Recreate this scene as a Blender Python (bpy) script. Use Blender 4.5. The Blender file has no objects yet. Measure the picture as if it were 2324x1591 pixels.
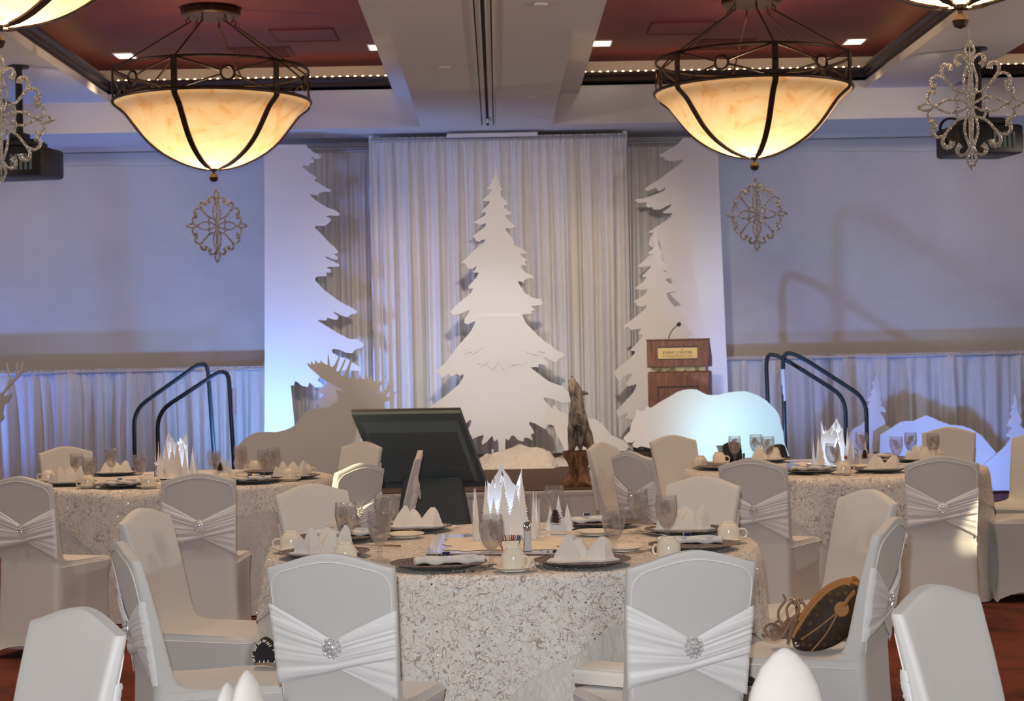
import bpy, bmesh, math, random
from mathutils import Vector, Matrix

S = bpy.context.scene
COL = S.collection
PI = math.pi
rnd = random.Random(7)

# ------------------------------------------------------------------ camera
F = 3935.0
CAM = Vector((0.0, 0.0, 1.46))
vy = Vector(((1131 - 1162) / F, -(821 - 795.5) / F, -1.0)).normalized()
vx = Vector((1.0, 0.0200, 0.0)); vx = (vx - vy * vx.dot(vy)).normalized()
vz = vx.cross(vy)
RW = Matrix((vx, vy, vz))          # local -> world: rows are the world axes seen in camera space
cd = bpy.data.cameras.new('camera')
cd.sensor_width = 36.0
cd.lens = F * 36.0 / 2324.0
cd.clip_start = 0.05; cd.clip_end = 120
cd.dof.use_dof = True; cd.dof.focus_distance = 5.9; cd.dof.aperture_fstop = 10.0
cam = bpy.data.objects.new('camera', cd); COL.objects.link(cam)
cam.matrix_world = Matrix.Translation(CAM) @ RW.to_4x4()
S.camera = cam

def ray(px, py):
    return RW @ Vector(((px - 1162) / F, -(py - 795.5) / F, -1.0))
def at(px, py, Y):
    d = ray(px, py); return CAM + d * ((Y - CAM.y) / d.y)
def ground(px, py, Z):
    d = ray(px, py); return CAM + d * ((Z - CAM.z) / d.z)

# ------------------------------------------------------------------ world, exposure
w = bpy.data.worlds.new('world'); S.world = w; w.use_nodes = True
w.node_tree.nodes['Background'].inputs[0].default_value = (0.9, 0.8, 0.75, 1)
w.node_tree.nodes['Background'].inputs[1].default_value = 0.03
S.view_settings.view_transform = 'Standard'; S.view_settings.look = 'None'
S.view_settings.gamma = 1.0; S.view_settings.use_curve_mapping = False
S.view_settings.exposure = 0.12
S.cycles.max_bounces = 8; S.cycles.transparent_max_bounces = 12; S.cycles.transmission_bounces = 8
S.cycles.diffuse_bounces = 3; S.cycles.glossy_bounces = 3
S.cycles.sample_clamp_indirect = 4.0
S.cycles.caustics_reflective = False

def lamp(name, kind, loc, energy, color, target=None, size=0.1, angle=60, blend=0.5, size_y=None):
    d = bpy.data.lights.new(name, kind); d.energy = energy; d.color = color
    if kind == 'AREA':
        d.size = size
        if size_y: d.shape = 'RECTANGLE'; d.size_y = size_y
    else:
        d.shadow_soft_size = size
    if kind == 'SPOT':
        d.spot_size = math.radians(angle); d.spot_blend = blend
    o = bpy.data.objects.new(name, d); COL.objects.link(o); o.location = loc
    if target is not None:
        o.rotation_euler = (Vector(target) - Vector(loc)).to_track_quat('-Z', 'Y').to_euler()
    return o

WARM = (1.0, 0.66, 0.38)
# on-camera flash just above the lens
lamp('flash', 'SPOT', (-0.04, -0.02, 1.64), 540, (0.97, 0.985, 1.0), (0.0, 10, 1.75), 0.035, 60, 0.6)
# warm recessed house lights of the hall
for (x, y) in ((-3.4, 7.0), (-1.2, 7.0), (1.0, 7.0), (3.3, 7.0), (-3.4, 10.4), (-1.2, 10.4), (1.0, 10.4), (3.3, 10.4), (-2.2, 4.9), (2.2, 4.9), (-3.5, 13.4), (-1.2, 13.4), (1.0, 13.4), (3.4, 13.4), (-6.5, 13.4), (6.5, 13.4)):
    lamp('house_light', 'SPOT', (x, y, 4.50), 170, WARM, (x, y, 0), 0.09, 84, 0.9)
for (x, y) in ((-3.66, 16.9), (-1.17, 16.8), (1.0, 16.85), (3.49, 17.0)):
    lamp('stage_downlight', 'SPOT', (x, y, 4.50), 60, WARM, (x, y, 0), 0.09, 90, 0.8)
# added unseen fill lamps, then the warm front light on the stage from the ceiling truss, stage right warm
for y in (1.0, 5.0, 9.0, 13.0):
    for sx in (-1, 1):
        lamp('ceiling_fill', 'SPOT', (8.7 * sx, y, 2.3), 350, (1.0, 0.86, 0.74), (2.0 * sx, y + 0.5, 4.4), 0.12, 84, 0.9)  # added fill out of view, brightens ceiling and beam undersides; no fixture
for x in (-6.2, -4.0, 4.0, 6.2):
    lamp('wall_fill', 'SPOT', (x, 15.6, 4.12), 58, (1.0, 0.82, 0.68), (x, 18.8, 1.9), 0.10, 100, 0.9)  # added fill that lifts and warms the back wall; no fixture
lamp('stage_front_light', 'SPOT', (0.3, 8.4, 3.80), 1450, (1.0, 0.84, 0.70), (0.35, 17.0, 1.5), 0.12, 34, 0.9)
lamp('stage_white_light', 'SPOT', (-0.1, 11.6, 3.75), 300, (0.78, 0.92, 1.0), (0.0, 17.0, 1.55), 0.10, 20, 0.9)
# blue uplights on the floor and on the stage
BLUE = (0.16, 0.30, 1.0)
lamp('blue_uplight_tree', 'SPOT', (-2.42, 16.75, 0.62), 120, (0.20, 0.42, 1.0), (-2.35, 18.3, 2.2), 0.07, 150, 0.7)
lamp('blue_uplight_bear', 'SPOT', (2.34, 16.30, 0.62), 66, (0.24, 0.42, 1.0), (3.7, 18.8, 2.5), 0.025, 80, 0.6)
lamp('bear_uplight', 'SPOT', (2.02, 15.13, 0.70), 34, (0.44, 0.82, 1.0), (2.45, 16.0, 0.70), 0.05, 140, 0.9)
lamp('blue_uplight_mountain', 'SPOT', (4.58, 16.75, 0.22), 62, (0.17, 0.33, 1.0), (4.9, 18.3, 0.75), 0.06, 140, 0.8)
lamp('blue_uplight_left', 'SPOT', (-6.3, 17.4, 0.25), 150, BLUE, (-5.9, 18.8, 2.6), 0.06, 140, 0.8)
lamp('blue_wash_left', 'SPOT', (-2.6, 14.6, 0.75), 110, (0.25, 0.34, 1.0), (-1.9, 18.6, 3.4), 0.10, 75, 0.9)
lamp('blue_wash_right', 'SPOT', (3.4, 14.6, 0.25), 50, (0.30, 0.40, 1.0), (3.0, 18.6, 3.4), 0.10, 75, 0.9)
# narrow pin spots catching two chair backs
lamp('pin_spot', 'SPOT', (-2.9, 5.9, 4.0), 2600, (1.0, 0.78, 0.45), (-0.84, 9.28, 0.80), 0.02, 4.2, 0.4)
lamp('pin_spot', 'SPOT', (4.4, 6.2, 4.0), 1900, (1.0, 0.85, 0.55), (2.52, 8.92, 0.63), 0.02, 2.4, 0.5)

# ------------------------------------------------------------------ materials
def lin(c):
    return tuple(((v / 12.92) if v <= 0.04045 else ((v + 0.055) / 1.055) ** 2.4) for v in c)
def rgb(r, g, b):
    return lin((r / 255.0, g / 255.0, b / 255.0))

def mat(name, color, rough=0.6, metal=0.0, sheen=0.0, spec=0.5, trans=0.0, ior=1.45, emit=None, estr=0.0):
    m = bpy.data.materials.new(name); m.use_nodes = True
    b = m.node_tree.nodes['Principled BSDF']
    b.inputs['Base Color'].default_value = (*color, 1)
    b.inputs['Roughness'].default_value = rough
    b.inputs['Metallic'].default_value = metal
    b.inputs['Sheen Weight'].default_value = sheen
    b.inputs['Specular IOR Level'].default_value = spec
    b.inputs['Transmission Weight'].default_value = trans
    b.inputs['IOR'].default_value = ior
    if emit:
        b.inputs['Emission Color'].default_value = (*emit, 1)
        b.inputs['Emission Strength'].default_value = estr
    return m
def nd(m, t, **kw):
    n = m.node_tree.nodes.new(t)
    for k, v in kw.items():
        if k in n.bl_rna.properties: setattr(n, k, v)
        else: n.inputs[k].default_value = v
    return n
def lk(m, a, b): m.node_tree.links.new(a, b)
def bsdf(m): return m.node_tree.nodes['Principled BSDF']
def ramp(m, fac, stops):
    r = nd(m, 'ShaderNodeValToRGB'); e = r.color_ramp.elements
    e[0].position, e[0].color = stops[0][0], (*stops[0][1], 1)
    e[1].position, e[1].color = stops[-1][0], (*stops[-1][1], 1)
    for p, c in stops[1:-1]:
        n = e.new(p); n.color = (*c, 1)
    lk(m, fac, r.inputs[0]); return r.outputs[0]
def coords(m, kind='Object', scale=(1, 1, 1)):
    t = nd(m, 'ShaderNodeTexCoord'); mp = nd(m, 'ShaderNodeMapping'); mp.inputs['Scale'].default_value = scale
    lk(m, t.outputs[kind], mp.inputs[0]); return mp.outputs[0]
def noise(m, vec, scale, detail=3, dist=0.0):
    n = nd(m, 'ShaderNodeTexNoise'); n.inputs['Scale'].default_value = scale
    n.inputs['Detail'].default_value = detail; n.inputs['Distortion'].default_value = dist
    lk(m, vec, n.inputs['Vector']); return n.outputs['Fac']
def bump(m, h, strength, dist=0.01):
    b = nd(m, 'ShaderNodeBump'); b.inputs['Strength'].default_value = strength; b.inputs['Distance'].default_value = dist
    lk(m, h, b.inputs['Height']); lk(m, b.outputs[0], bsdf(m).inputs['Normal']); return b

M = {}
M['wall'] = mat('wall_paint', (0.62, 0.60, 0.58), 0.8)
lk(M['wall'], ramp(M['wall'], noise(M['wall'], coords(M['wall']), 3.0), [(0.3, (0.60, 0.58, 0.56)), (0.7, (0.64, 0.62, 0.60))]), bsdf(M['wall']).inputs[0])
M['soffit'] = mat('soffit_paint', (0.72, 0.69, 0.67), 0.85)
M['red'] = mat('red_ceiling', rgb(150, 52, 42), 0.7)
lk(M['red'], ramp(M['red'], noise(M['red'], coords(M['red']), 1.2, 5), [(0.3, rgb(84, 34, 44)), (0.7, rgb(98, 40, 48))]), bsdf(M['red']).inputs[0])
M['molding'] = mat('dark_wood_molding', rgb(58, 42, 36), 0.45)
M['redvent'] = mat('red_vent', rgb(88, 34, 30), 0.7)
M['track'] = mat('track_aluminium', (0.45, 0.44, 0.45), 0.5, 0.6)
M['black'] = mat('black_plastic', (0.018, 0.018, 0.02), 0.45)
M['blackgap'] = mat('black_gap', (0.01, 0.01, 0.01), 0.9)
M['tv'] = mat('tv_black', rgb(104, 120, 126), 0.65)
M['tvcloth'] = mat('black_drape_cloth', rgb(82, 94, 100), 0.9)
M['iron'] = mat('bronze_iron', rgb(58, 46, 38), 0.45, 0.6)
lk(M['iron'], ramp(M['iron'], noise(M['iron'], coords(M['iron']), 30), [(0.3, rgb(46, 38, 34)), (0.75, rgb(84, 62, 44))]), bsdf(M['iron']).inputs[0])
M['foam'] = mat('white_foam_board', (0.82, 0.81, 0.80), 0.75)
M['rail'] = mat('rail_black', rgb(48, 60, 62), 0.4, 0.3)
M['railtape'] = mat('rail_tape', (0.7, 0.7, 0.68), 0.4)
M['stage'] = mat('stage_carpet', rgb(84, 66, 56), 0.95)
M['skirt'] = mat('stage_skirt', (0.02, 0.02, 0.025), 0.9)
# carpet
m = M['carpet'] = mat('hall_carpet', rgb(110, 44, 28), 0.95)
v = coords(m, 'Object')
n1 = noise(m, v, 2.6, 4, 1.2); wv = nd(m, 'ShaderNodeTexWave'); wv.inputs['Scale'].default_value = 38; wv.inputs['Distortion'].default_value = 3.0
lk(m, v, wv.inputs['Vector'])
mx = nd(m, 'ShaderNodeMath', operation='MULTIPLY_ADD'); mx.inputs[1].default_value = 0.28; lk(m, wv.outputs['Fac'], mx.inputs[0]); lk(m, n1, mx.inputs[2])
lk(m, ramp(m, mx.outputs[0], [(0.38, rgb(42, 22, 18)), (0.55, rgb(88, 36, 25)), (0.80, rgb(116, 54, 36))]), bsdf(m).inputs[0])
bump(m, wv.outputs['Fac'], 0.4, 0.005)
# crushed drape
def drape_mat(name, c):
    m = mat(name, c, 0.55, 0, 0.15)
    v = coords(m, 'Object', (14, 14, 1.6)); n = noise(m, v, 5.0, 5, 0.6)
    lk(m, ramp(m, n, [(0.25, tuple(x * 0.86 for x in c)), (0.75, c)]), bsdf(m).inputs[0])
    bump(m, n, 0.35, 0.02); return m
M['drape'] = drape_mat('white_crushed_drape', (0.78, 0.76, 0.75))
M['drape2'] = drape_mat('low_voile_drape', (0.70, 0.67, 0.65))
M['skirting'] = mat('white_table_skirting', (0.72, 0.69, 0.68), 0.7, 0, 0.2)
# chair cloth
m = M['spandex'] = mat('spandex_cover', (0.66, 0.65, 0.64), 0.55, 0, 0.25)
bump(m, noise(m, coords(m), 900, 2), 0.05, 0.001)
M['sash'] = mat('white_chiffon_sash', (0.88, 0.875, 0.885), 0.5, 0, 0.3)
M['piping'] = mat('cover_piping', (0.86, 0.85, 0.84), 0.5)
M['silver'] = mat('brooch_silver', (0.75, 0.74, 0.72), 0.45, 0.8)
M['flake'] = mat('sequin_flake', (0.95, 0.93, 0.9), 0.12, 0.1)
M['crystal'] = mat('rhinestone', (0.97, 0.97, 1.0), 0.22, 0.5)
# cloths
m = M['ivory'] = mat('ivory_crinkle_cloth', (0.74, 0.71, 0.68), 0.45, 0, 0.3)
v = coords(m, 'Object', (1, 1, 0.5)); n = noise(m, v, 45, 4, 1.5); bump(m, n, 0.35, 0.01)
lk(m, ramp(m, n, [(0.3, (0.62, 0.59, 0.56)), (0.7, (0.78, 0.75, 0.72))]), bsdf(m).inputs[0])
m = M['sequin'] = mat('sequin_overlay', (0.7, 0.64, 0.58), 0.45)
v = coords(m, 'Object')
prevl = None
for off, scl in ((0.0, 21.0), (3.7, 26.0), (8.1, 17.0)):
    mp = nd(m, 'ShaderNodeMapping'); mp.inputs['Location'].default_value = (off, off * 1.3, off * 0.7); lk(m, v, mp.inputs[0])
    nf = noise(m, mp.outputs[0], scl, 1.0, 0.9)
    sb_ = nd(m, 'ShaderNodeMath', operation='SUBTRACT'); sb_.inputs[1].default_value = 0.5; lk(m, nf, sb_.inputs[0])
    ab_ = nd(m, 'ShaderNodeMath', operation='ABSOLUTE'); lk(m, sb_.outputs[0], ab_.inputs[0])
    ls_ = nd(m, 'ShaderNodeMath', operation='LESS_THAN'); ls_.inputs[1].default_value = 0.0105; lk(m, ab_.outputs[0], ls_.inputs[0])
    bk_ = nd(m, 'ShaderNodeMath', operation='GREATER_THAN'); bk_.inputs[1].default_value = 0.43; lk(m, noise(m, mp.outputs[0], 13, 1), bk_.inputs[0])
    mu_ = nd(m, 'ShaderNodeMath', operation='MULTIPLY'); lk(m, ls_.outputs[0], mu_.inputs[0]); lk(m, bk_.outputs[0], mu_.inputs[1])
    if prevl is None: prevl = mu_
    else:
        mx_ = nd(m, 'ShaderNodeMath', operation='MAXIMUM'); lk(m, prevl.outputs[0], mx_.inputs[0]); lk(m, mu_.outputs[0], mx_.inputs[1]); prevl = mx_
lm = prevl
basec = ramp(m, noise(m, v, 60, 3), [(0.3, (0.72, 0.69, 0.67)), (0.7, (0.86, 0.84, 0.82))])
mixc = nd(m, 'ShaderNodeMix', data_type='RGBA'); lk(m, lm.outputs[0], mixc.inputs[0]); lk(m, basec, mixc.inputs[6]); mixc.inputs[7].default_value = (0.42, 0.34, 0.31, 1)
vo = nd(m, 'ShaderNodeTexVoronoi'); vo.inputs['Scale'].default_value = 190; lk(m, v, vo.inputs['Vector'])
sp = nd(m, 'ShaderNodeSeparateColor'); lk(m, vo.outputs['Color'], sp.inputs[0])
gt = nd(m, 'ShaderNodeMath', operation='GREATER_THAN'); gt.inputs[1].default_value = 0.80; lk(m, sp.outputs[0], gt.inputs[0])
mix2 = nd(m, 'ShaderNodeMix', data_type='RGBA'); lk(m, gt.outputs[0], mix2.inputs[0]); lk(m, mixc.outputs[2], mix2.inputs[6]); mix2.inputs[7].default_value = (0.95, 0.88, 0.8, 1)
lk(m, mix2.outputs[2], bsdf(m).inputs[0])
rr = nd(m, 'ShaderNodeMapRange'); rr.inputs[3].default_value = 0.6; rr.inputs[4].default_value = 0.18; lk(m, gt.outputs[0], rr.inputs[0]); lk(m, rr.outputs[0], bsdf(m).inputs['Roughness'])
sub = nd(m, 'ShaderNodeVectorMath', operation='SUBTRACT'); sub.inputs[1].default_value = (0.5, 0.5, 0.5); lk(m, vo.outputs['Color'], sub.inputs[0])
sc = nd(m, 'ShaderNodeVectorMath', operation='SCALE'); lk(m, sub.outputs[0], sc.inputs[0])
sm = nd(m, 'ShaderNodeMath', operation='MULTIPLY'); sm.inputs[1].default_value = 1.5; lk(m, gt.outputs[0], sm.inputs[0]); lk(m, sm.outputs[0], sc.inputs[3])
ge = nd(m, 'ShaderNodeNewGeometry'); ad = nd(m, 'ShaderNodeVectorMath', operation='ADD'); lk(m, ge.outputs['Normal'], ad.inputs[0]); lk(m, sc.outputs[0], ad.inputs[1])
no = nd(m, 'ShaderNodeVectorMath', operation='NORMALIZE'); lk(m, ad.outputs[0], no.inputs[0]); lk(m, no.outputs[0], bsdf(m).inputs['Normal'])
def glitter(name, base, dens, scale, cell=(0.95, 0.95, 0.95), rough=0.2):
    m = mat(name, base, 0.45)
    v = coords(m, 'Object'); vo = nd(m, 'ShaderNodeTexVoronoi'); vo.inputs['Scale'].default_value = scale; lk(m, v, vo.inputs['Vector'])
    sp = nd(m, 'ShaderNodeSeparateColor'); lk(m, vo.outputs['Color'], sp.inputs[0])
    gt = nd(m, 'ShaderNodeMath', operation='GREATER_THAN'); gt.inputs[1].default_value = 1 - dens; lk(m, sp.outputs[0], gt.inputs[0])
    mx = nd(m, 'ShaderNodeMix', data_type='RGBA'); lk(m, gt.outputs[0], mx.inputs[0]); mx.inputs[6].default_value = (*base, 1); mx.inputs[7].default_value = (*cell, 1)
    lk(m, mx.outputs[2], bsdf(m).inputs[0]); lk(m, gt.outputs[0], bsdf(m).inputs['Metallic'])
    sub = nd(m, 'ShaderNodeVectorMath', operation='SUBTRACT'); sub.inputs[1].default_value = (0.5, 0.5, 0.5); lk(m, vo.outputs['Color'], sub.inputs[0])
    sc = nd(m, 'ShaderNodeVectorMath', operation='SCALE'); lk(m, sub.outputs[0], sc.inputs[0])
    sm = nd(m, 'ShaderNodeMath', operation='MULTIPLY'); sm.inputs[1].default_value = 1.5; lk(m, gt.outputs[0], sm.inputs[0]); lk(m, sm.outputs[0], sc.inputs[3])
    ge = nd(m, 'ShaderNodeNewGeometry'); ad = nd(m, 'ShaderNodeVectorMath', operation='ADD'); lk(m, ge.outputs['Normal'], ad.inputs[0]); lk(m, sc.outputs[0], ad.inputs[1])
    no = nd(m, 'ShaderNodeVectorMath', operation='NORMALIZE'); lk(m, ad.outputs[0], no.inputs[0]); lk(m, no.outputs[0], bsdf(m).inputs['Normal'])
    return m
M['glitter'] = glitter('silver_glitter', (0.30, 0.26, 0.22), 0.35, 240)
M['charger'] = glitter('dark_glitter_charger', rgb(92, 74, 66), 0.10, 420)
M['chargerrim'] = glitter('black_glitter_rim', (0.02, 0.025, 0.028), 0.3, 420, (0.6, 0.7, 0.7))
# tableware
M['china'] = mat('cream_china', rgb(232, 222, 206), 0.15)
M['napkin'] = mat('white_napkin', (0.74, 0.70, 0.66), 0.8, 0, 0.2)
M['steel'] = mat('cutlery_steel', (0.62, 0.58, 0.54), 0.18, 1.0)
M['chrome'] = mat('chrome', (0.8, 0.8, 0.8), 0.08, 1.0)
def clear_mat(name, body, cover, tint, spec):
    """thin clear ware: mostly see-through, a grey body and a sharp reflection growing to the edges."""
    m = bpy.data.materials.new(name); m.use_nodes = True; nt = m.node_tree; nt.nodes.remove(nt.nodes['Principled BSDF'])
    tr = nd(m, 'ShaderNodeBsdfTransparent'); tr.inputs[0].default_value = (*tint, 1)
    df = nd(m, 'ShaderNodeBsdfDiffuse'); df.inputs[0].default_value = (*body, 1)
    tl = nd(m, 'ShaderNodeBsdfTranslucent'); tl.inputs[0].default_value = (*body, 1)
    a = nd(m, 'ShaderNodeMixShader'); a.inputs[0].default_value = 0.5; lk(m, df.outputs[0], a.inputs[1]); lk(m, tl.outputs[0], a.inputs[2])
    lw = nd(m, 'ShaderNodeLayerWeight'); lw.inputs['Blend'].default_value = 0.35
    mr = nd(m, 'ShaderNodeMapRange'); mr.inputs[3].default_value = cover; mr.inputs[4].default_value = min(1.0, cover * 2.2 + 0.1); lk(m, lw.outputs['Facing'], mr.inputs[0])
    b = nd(m, 'ShaderNodeMixShader'); lk(m, mr.outputs[0], b.inputs[0]); lk(m, tr.outputs[0], b.inputs[1]); lk(m, a.outputs[0], b.inputs[2])
    g = nd(m, 'ShaderNodeBsdfGlossy'); g.inputs['Roughness'].default_value = 0.03
    fr = nd(m, 'ShaderNodeMapRange'); fr.inputs[3].default_value = spec; fr.inputs[4].default_value = 0.75; 
    pw = nd(m, 'ShaderNodeMath', operation='POWER'); pw.inputs[1].default_value = 2.5; lk(m, lw.outputs['Facing'], pw.inputs[0]); lk(m, pw.outputs[0], fr.inputs[0])
    c = nd(m, 'ShaderNodeMixShader'); lk(m, fr.outputs[0], c.inputs[0]); lk(m, b.outputs[0], c.inputs[1]); lk(m, g.outputs[0], c.inputs[2])
    lk(m, c.outputs[0], nt.nodes['Material Output'].inputs[0]); return m
M['glass'] = clear_mat('clear_glass', (0.7, 0.68, 0.66), 0.02, (0.97, 0.97, 0.98), 0.06)
M['water'] = clear_mat('ice_water', (0.82, 0.79, 0.78), 0.08, (0.95, 0.94, 0.94), 0.03)
M['ice'] = clear_mat('ice_cubes', (0.84, 0.79, 0.74), 0.16, (0.95, 0.94, 0.93), 0.05)
M['salt'] = mat('salt', (0.9, 0.89, 0.87), 0.9)
M['pepper'] = mat('pepper', rgb(70, 52, 38), 0.9)
M['mirror'] = mat('mirror_tile', (0.72, 0.76, 0.95), 0.03, 1.0)
M['snow'] = mat('cream_table_snow', (0.82, 0.75, 0.64), 0.9)
M['paper'] = mat('white_cut_paper', (0.84, 0.80, 0.77), 0.8)
m = M['pearl'] = mat('pearl_paper', (0.85, 0.84, 0.84), 0.4)
tl = nd(m, 'ShaderNodeBsdfTranslucent'); tl.inputs[0].default_value = (0.8, 0.85, 0.95, 1)
ms = nd(m, 'ShaderNodeMixShader'); ms.inputs[0].default_value = 0.16; lk(m, bsdf(m).outputs[0], ms.inputs[1]); lk(m, tl.outputs[0], ms.inputs[2]); lk(m, ms.outputs[0], m.node_tree.nodes['Material Output'].inputs[0])
M['led'] = mat('cool_led', (0.9, 0.95, 1), 0.5, emit=(0.62, 0.80, 1.0), estr=4.0)
M['cone'] = mat('pinecone_brown', rgb(70, 42, 32), 0.7)
M['blockwood'] = mat('whitewashed_block', (0.72, 0.71, 0.70), 0.8)
M['batting'] = mat('cotton_batting', (0.80, 0.75, 0.68), 0.95, 0, 0.4)
bump(M['batting'], noise(M['batting'], coords(M['batting']), 24, 6, 1.0), 0.8, 0.05)
M['favor'] = mat('blue_foil', rgb(60, 70, 140), 0.2, 0.8)
M['pink'] = mat('pink_packet', rgb(196, 96, 92), 0.6)
M['bluep'] = mat('blue_packet', rgb(90, 104, 130), 0.6)
M['yellowp'] = mat('yellow_packet', rgb(206, 176, 80), 0.6)
# walnut wood
m = M['walnut'] = mat('walnut', rgb(92, 54, 38), 0.4)
v = coords(m, 'Object', (1, 1, 0.12)); n = noise(m, v, 36, 6, 1.2)
lk(m, ramp(m, n, [(0.25, rgb(76, 44, 33)), (0.55, rgb(124, 74, 52)), (0.8, rgb(150, 94, 64))]), bsdf(m).inputs[0])
m = M['brass'] = mat('brass_plaque', rgb(206, 176, 122), 0.45, 0.3)
M['ink'] = mat('dark_green_ink', rgb(60, 66, 54), 0.7)
M['ink2'] = mat('grey_ink', rgb(112, 96, 70), 0.7)
m = M['marble'] = mat('marble_slab', rgb(170, 150, 110), 0.3)
lk(m, ramp(m, noise(m, coords(m), 9, 6, 2), [(0.35, rgb(80, 70, 55)), (0.55, rgb(180, 160, 118)), (0.8, rgb(205, 190, 150))]), bsdf(m).inputs[0])
# alabaster lamp bowl: translucent glass lit by its own lamp
m = M['alabaster'] = bpy.data.materials.new('alabaster_glass'); m.use_nodes = True
nt = m.node_tree; nt.nodes.remove(nt.nodes['Principled BSDF'])
v = coords(m, 'Object'); n = noise(m, v, 2.6, 6, 2.4)
c = ramp(m, n, [(0.30, (0.86, 0.52, 0.22)), (0.44, (0.92, 0.74, 0.48)), (0.60, (0.94, 0.80, 0.58)), (0.75, (0.95, 0.84, 0.66))])
tr = nd(m, 'ShaderNodeBsdfTranslucent'); df = nd(m, 'ShaderNodeBsdfDiffuse'); gl = nd(m, 'ShaderNodeBsdfGlossy'); gl.inputs['Roughness'].default_value = 0.25
lk(m, c, tr.inputs[0]); lk(m, c, df.inputs[0])
m1 = nd(m, 'ShaderNodeMixShader'); m1.inputs[0].default_value = 0.35; lk(m, tr.outputs[0], m1.inputs[1]); lk(m, df.outputs[0], m1.inputs[2])
m2 = nd(m, 'ShaderNodeMixShader'); m2.inputs[0].default_value = 0.05; lk(m, m1.outputs[0], m2.inputs[1]); lk(m, gl.outputs[0], m2.inputs[2])
lk(m, m2.outputs[0], nt.nodes['Material Output'].inputs[0])
M['bulb'] = mat('lit_bulb', (1, 0.8, 0.5), 0.5, emit=(1.0, 0.62, 0.30), estr=14)
M['downlight'] = mat('lit_downlight', (1, 0.9, 0.7), 0.5, emit=(1.0, 0.88, 0.62), estr=5)
M['lens'] = mat('lit_lens', (0.4, 0.6, 1), 0.3, emit=(0.25, 0.5, 1.0), estr=8)
# wolf + stump
m = M['wolf'] = mat('painted_wolf_fur', rgb(90, 76, 64), 0.7)
v = coords(m, 'Object', (1, 1, 0.45)); n = noise(m, v, 34, 6, 0.6)
lk(m, ramp(m, n, [(0.30, rgb(74, 68, 68)), (0.48, rgb(128, 116, 108)), (0.68, rgb(196, 176, 148))]), bsdf(m).inputs[0]); bump(m, n, 0.6, 0.012)
M['wolfpale'] = mat('pale_fur', rgb(166, 142, 112), 0.8)
M['tongue'] = mat('mouth_red', rgb(150, 74, 56), 0.5)
m = M['stump'] = mat('carved_stump', rgb(120, 78, 50), 0.7)
v = coords(m, 'Object', (1, 1, 0.5)); n = noise(m, v, 22, 6, 1.2)
lk(m, ramp(m, n, [(0.3, rgb(78, 60, 46)), (0.5, rgb(146, 106, 78)), (0.75, rgb(190, 148, 110))]), bsdf(m).inputs[0]); bump(m, n, 0.8, 0.02)
# handbag
m = M['bag'] = mat('brown_monogram_canvas', rgb(56, 42, 34), 0.7)
v = coords(m, 'Object'); vo = nd(m, 'ShaderNodeTexVoronoi'); vo.inputs['Scale'].default_value = 42; vo.inputs['Randomness'].default_value = 0.15; lk(m, v, vo.inputs['Vector'])
lk(m, ramp(m, vo.outputs['Distance'], [(0.0, rgb(96, 76, 50)), (0.22, rgb(92, 72, 48)), (0.28, rgb(54, 41, 33)), (0.34, rgb(54, 41, 33)), (0.38, rgb(74, 56, 40)), (0.42, rgb(54, 41, 33)), (1.0, rgb(52, 39, 31))]), bsdf(m).inputs[0])
M['tan'] = mat('tan_leather', rgb(164, 116, 68), 0.55)
M['shoe'] = mat('bronze_metallic_leather', rgb(150, 122, 102), 0.35, 0.2)
M['napkin_near'] = mat('napkin_darkened', (0.56, 0.53, 0.51), 0.8, 0, 0.2)  # same napkin white, darkened in colour to offset the strong flash up close
M['white'] = mat('white_fabric', (0.78, 0.75, 0.72), 0.7)
M['blackfabric'] = mat('black_fabric', (0.012, 0.012, 0.014), 0.8)
M['zig'] = mat('cream_stripe', (0.62, 0.60, 0.54), 0.7)

# ------------------------------------------------------------------ mesh helpers
def obj(name, bm, material, parent=None, smooth=False, loc=None):
    me = bpy.data.meshes.new(name)
    bmesh.ops.recalc_face_normals(bm, faces=bm.faces)
    bm.to_mesh(me); bm.free()
    mats = material if isinstance(material, (list, tuple)) else [material]
    for mm in mats: me.materials.append(mm)
    if smooth:
        for p in me.polygons: p.use_smooth = True
        if smooth != 'all':
            me.set_sharp_from_angle(angle=math.radians(40))
    o = bpy.data.objects.new(name, me); COL.objects.link(o)
    if parent: o.parent = parent
    if loc is not None: o.location = loc
    return o
def tag(o, label=None, cat=None, group=None, kind=None):
    if label: o['label'] = label
    if cat: o['category'] = cat
    if group: o['group'] = group
    if kind: o['kind'] = kind
    return o
def thing(name, label, cat, loc=(0, 0, 0), rz=0, group=None):
    o = bpy.data.objects.new(name, None); COL.objects.link(o); o.empty_display_size = 0.1
    o.location = loc; o.rotation_euler = (0, 0, rz)
    return tag(o, label, cat, group)
def struct(name, bm, material, parent=None, smooth=False):
    o = obj(name, bm, material, parent, smooth)
    if not parent: o['kind'] = 'structure'
    return o
def dup(root, loc, rz=None, label=None, group=None, scale=None):
    def cp(o, parent):
        c = o.copy(); COL.objects.link(c); c.parent = parent
        for ch in kids.get(o.name, ()): cp(ch, c)
        return c
    kids = {}
    def walk(o):
        kids[o.name] = list(o.children)
        for ch in o.children: walk(ch)
    walk(root)
    r = cp(root, None)
    r.location = loc
    if rz is not None: r.rotation_euler = (0, 0, rz)
    if label: r['label'] = label
    if group: r['group'] = group
    if scale: r.scale = (scale,) * 3
    return r
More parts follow.
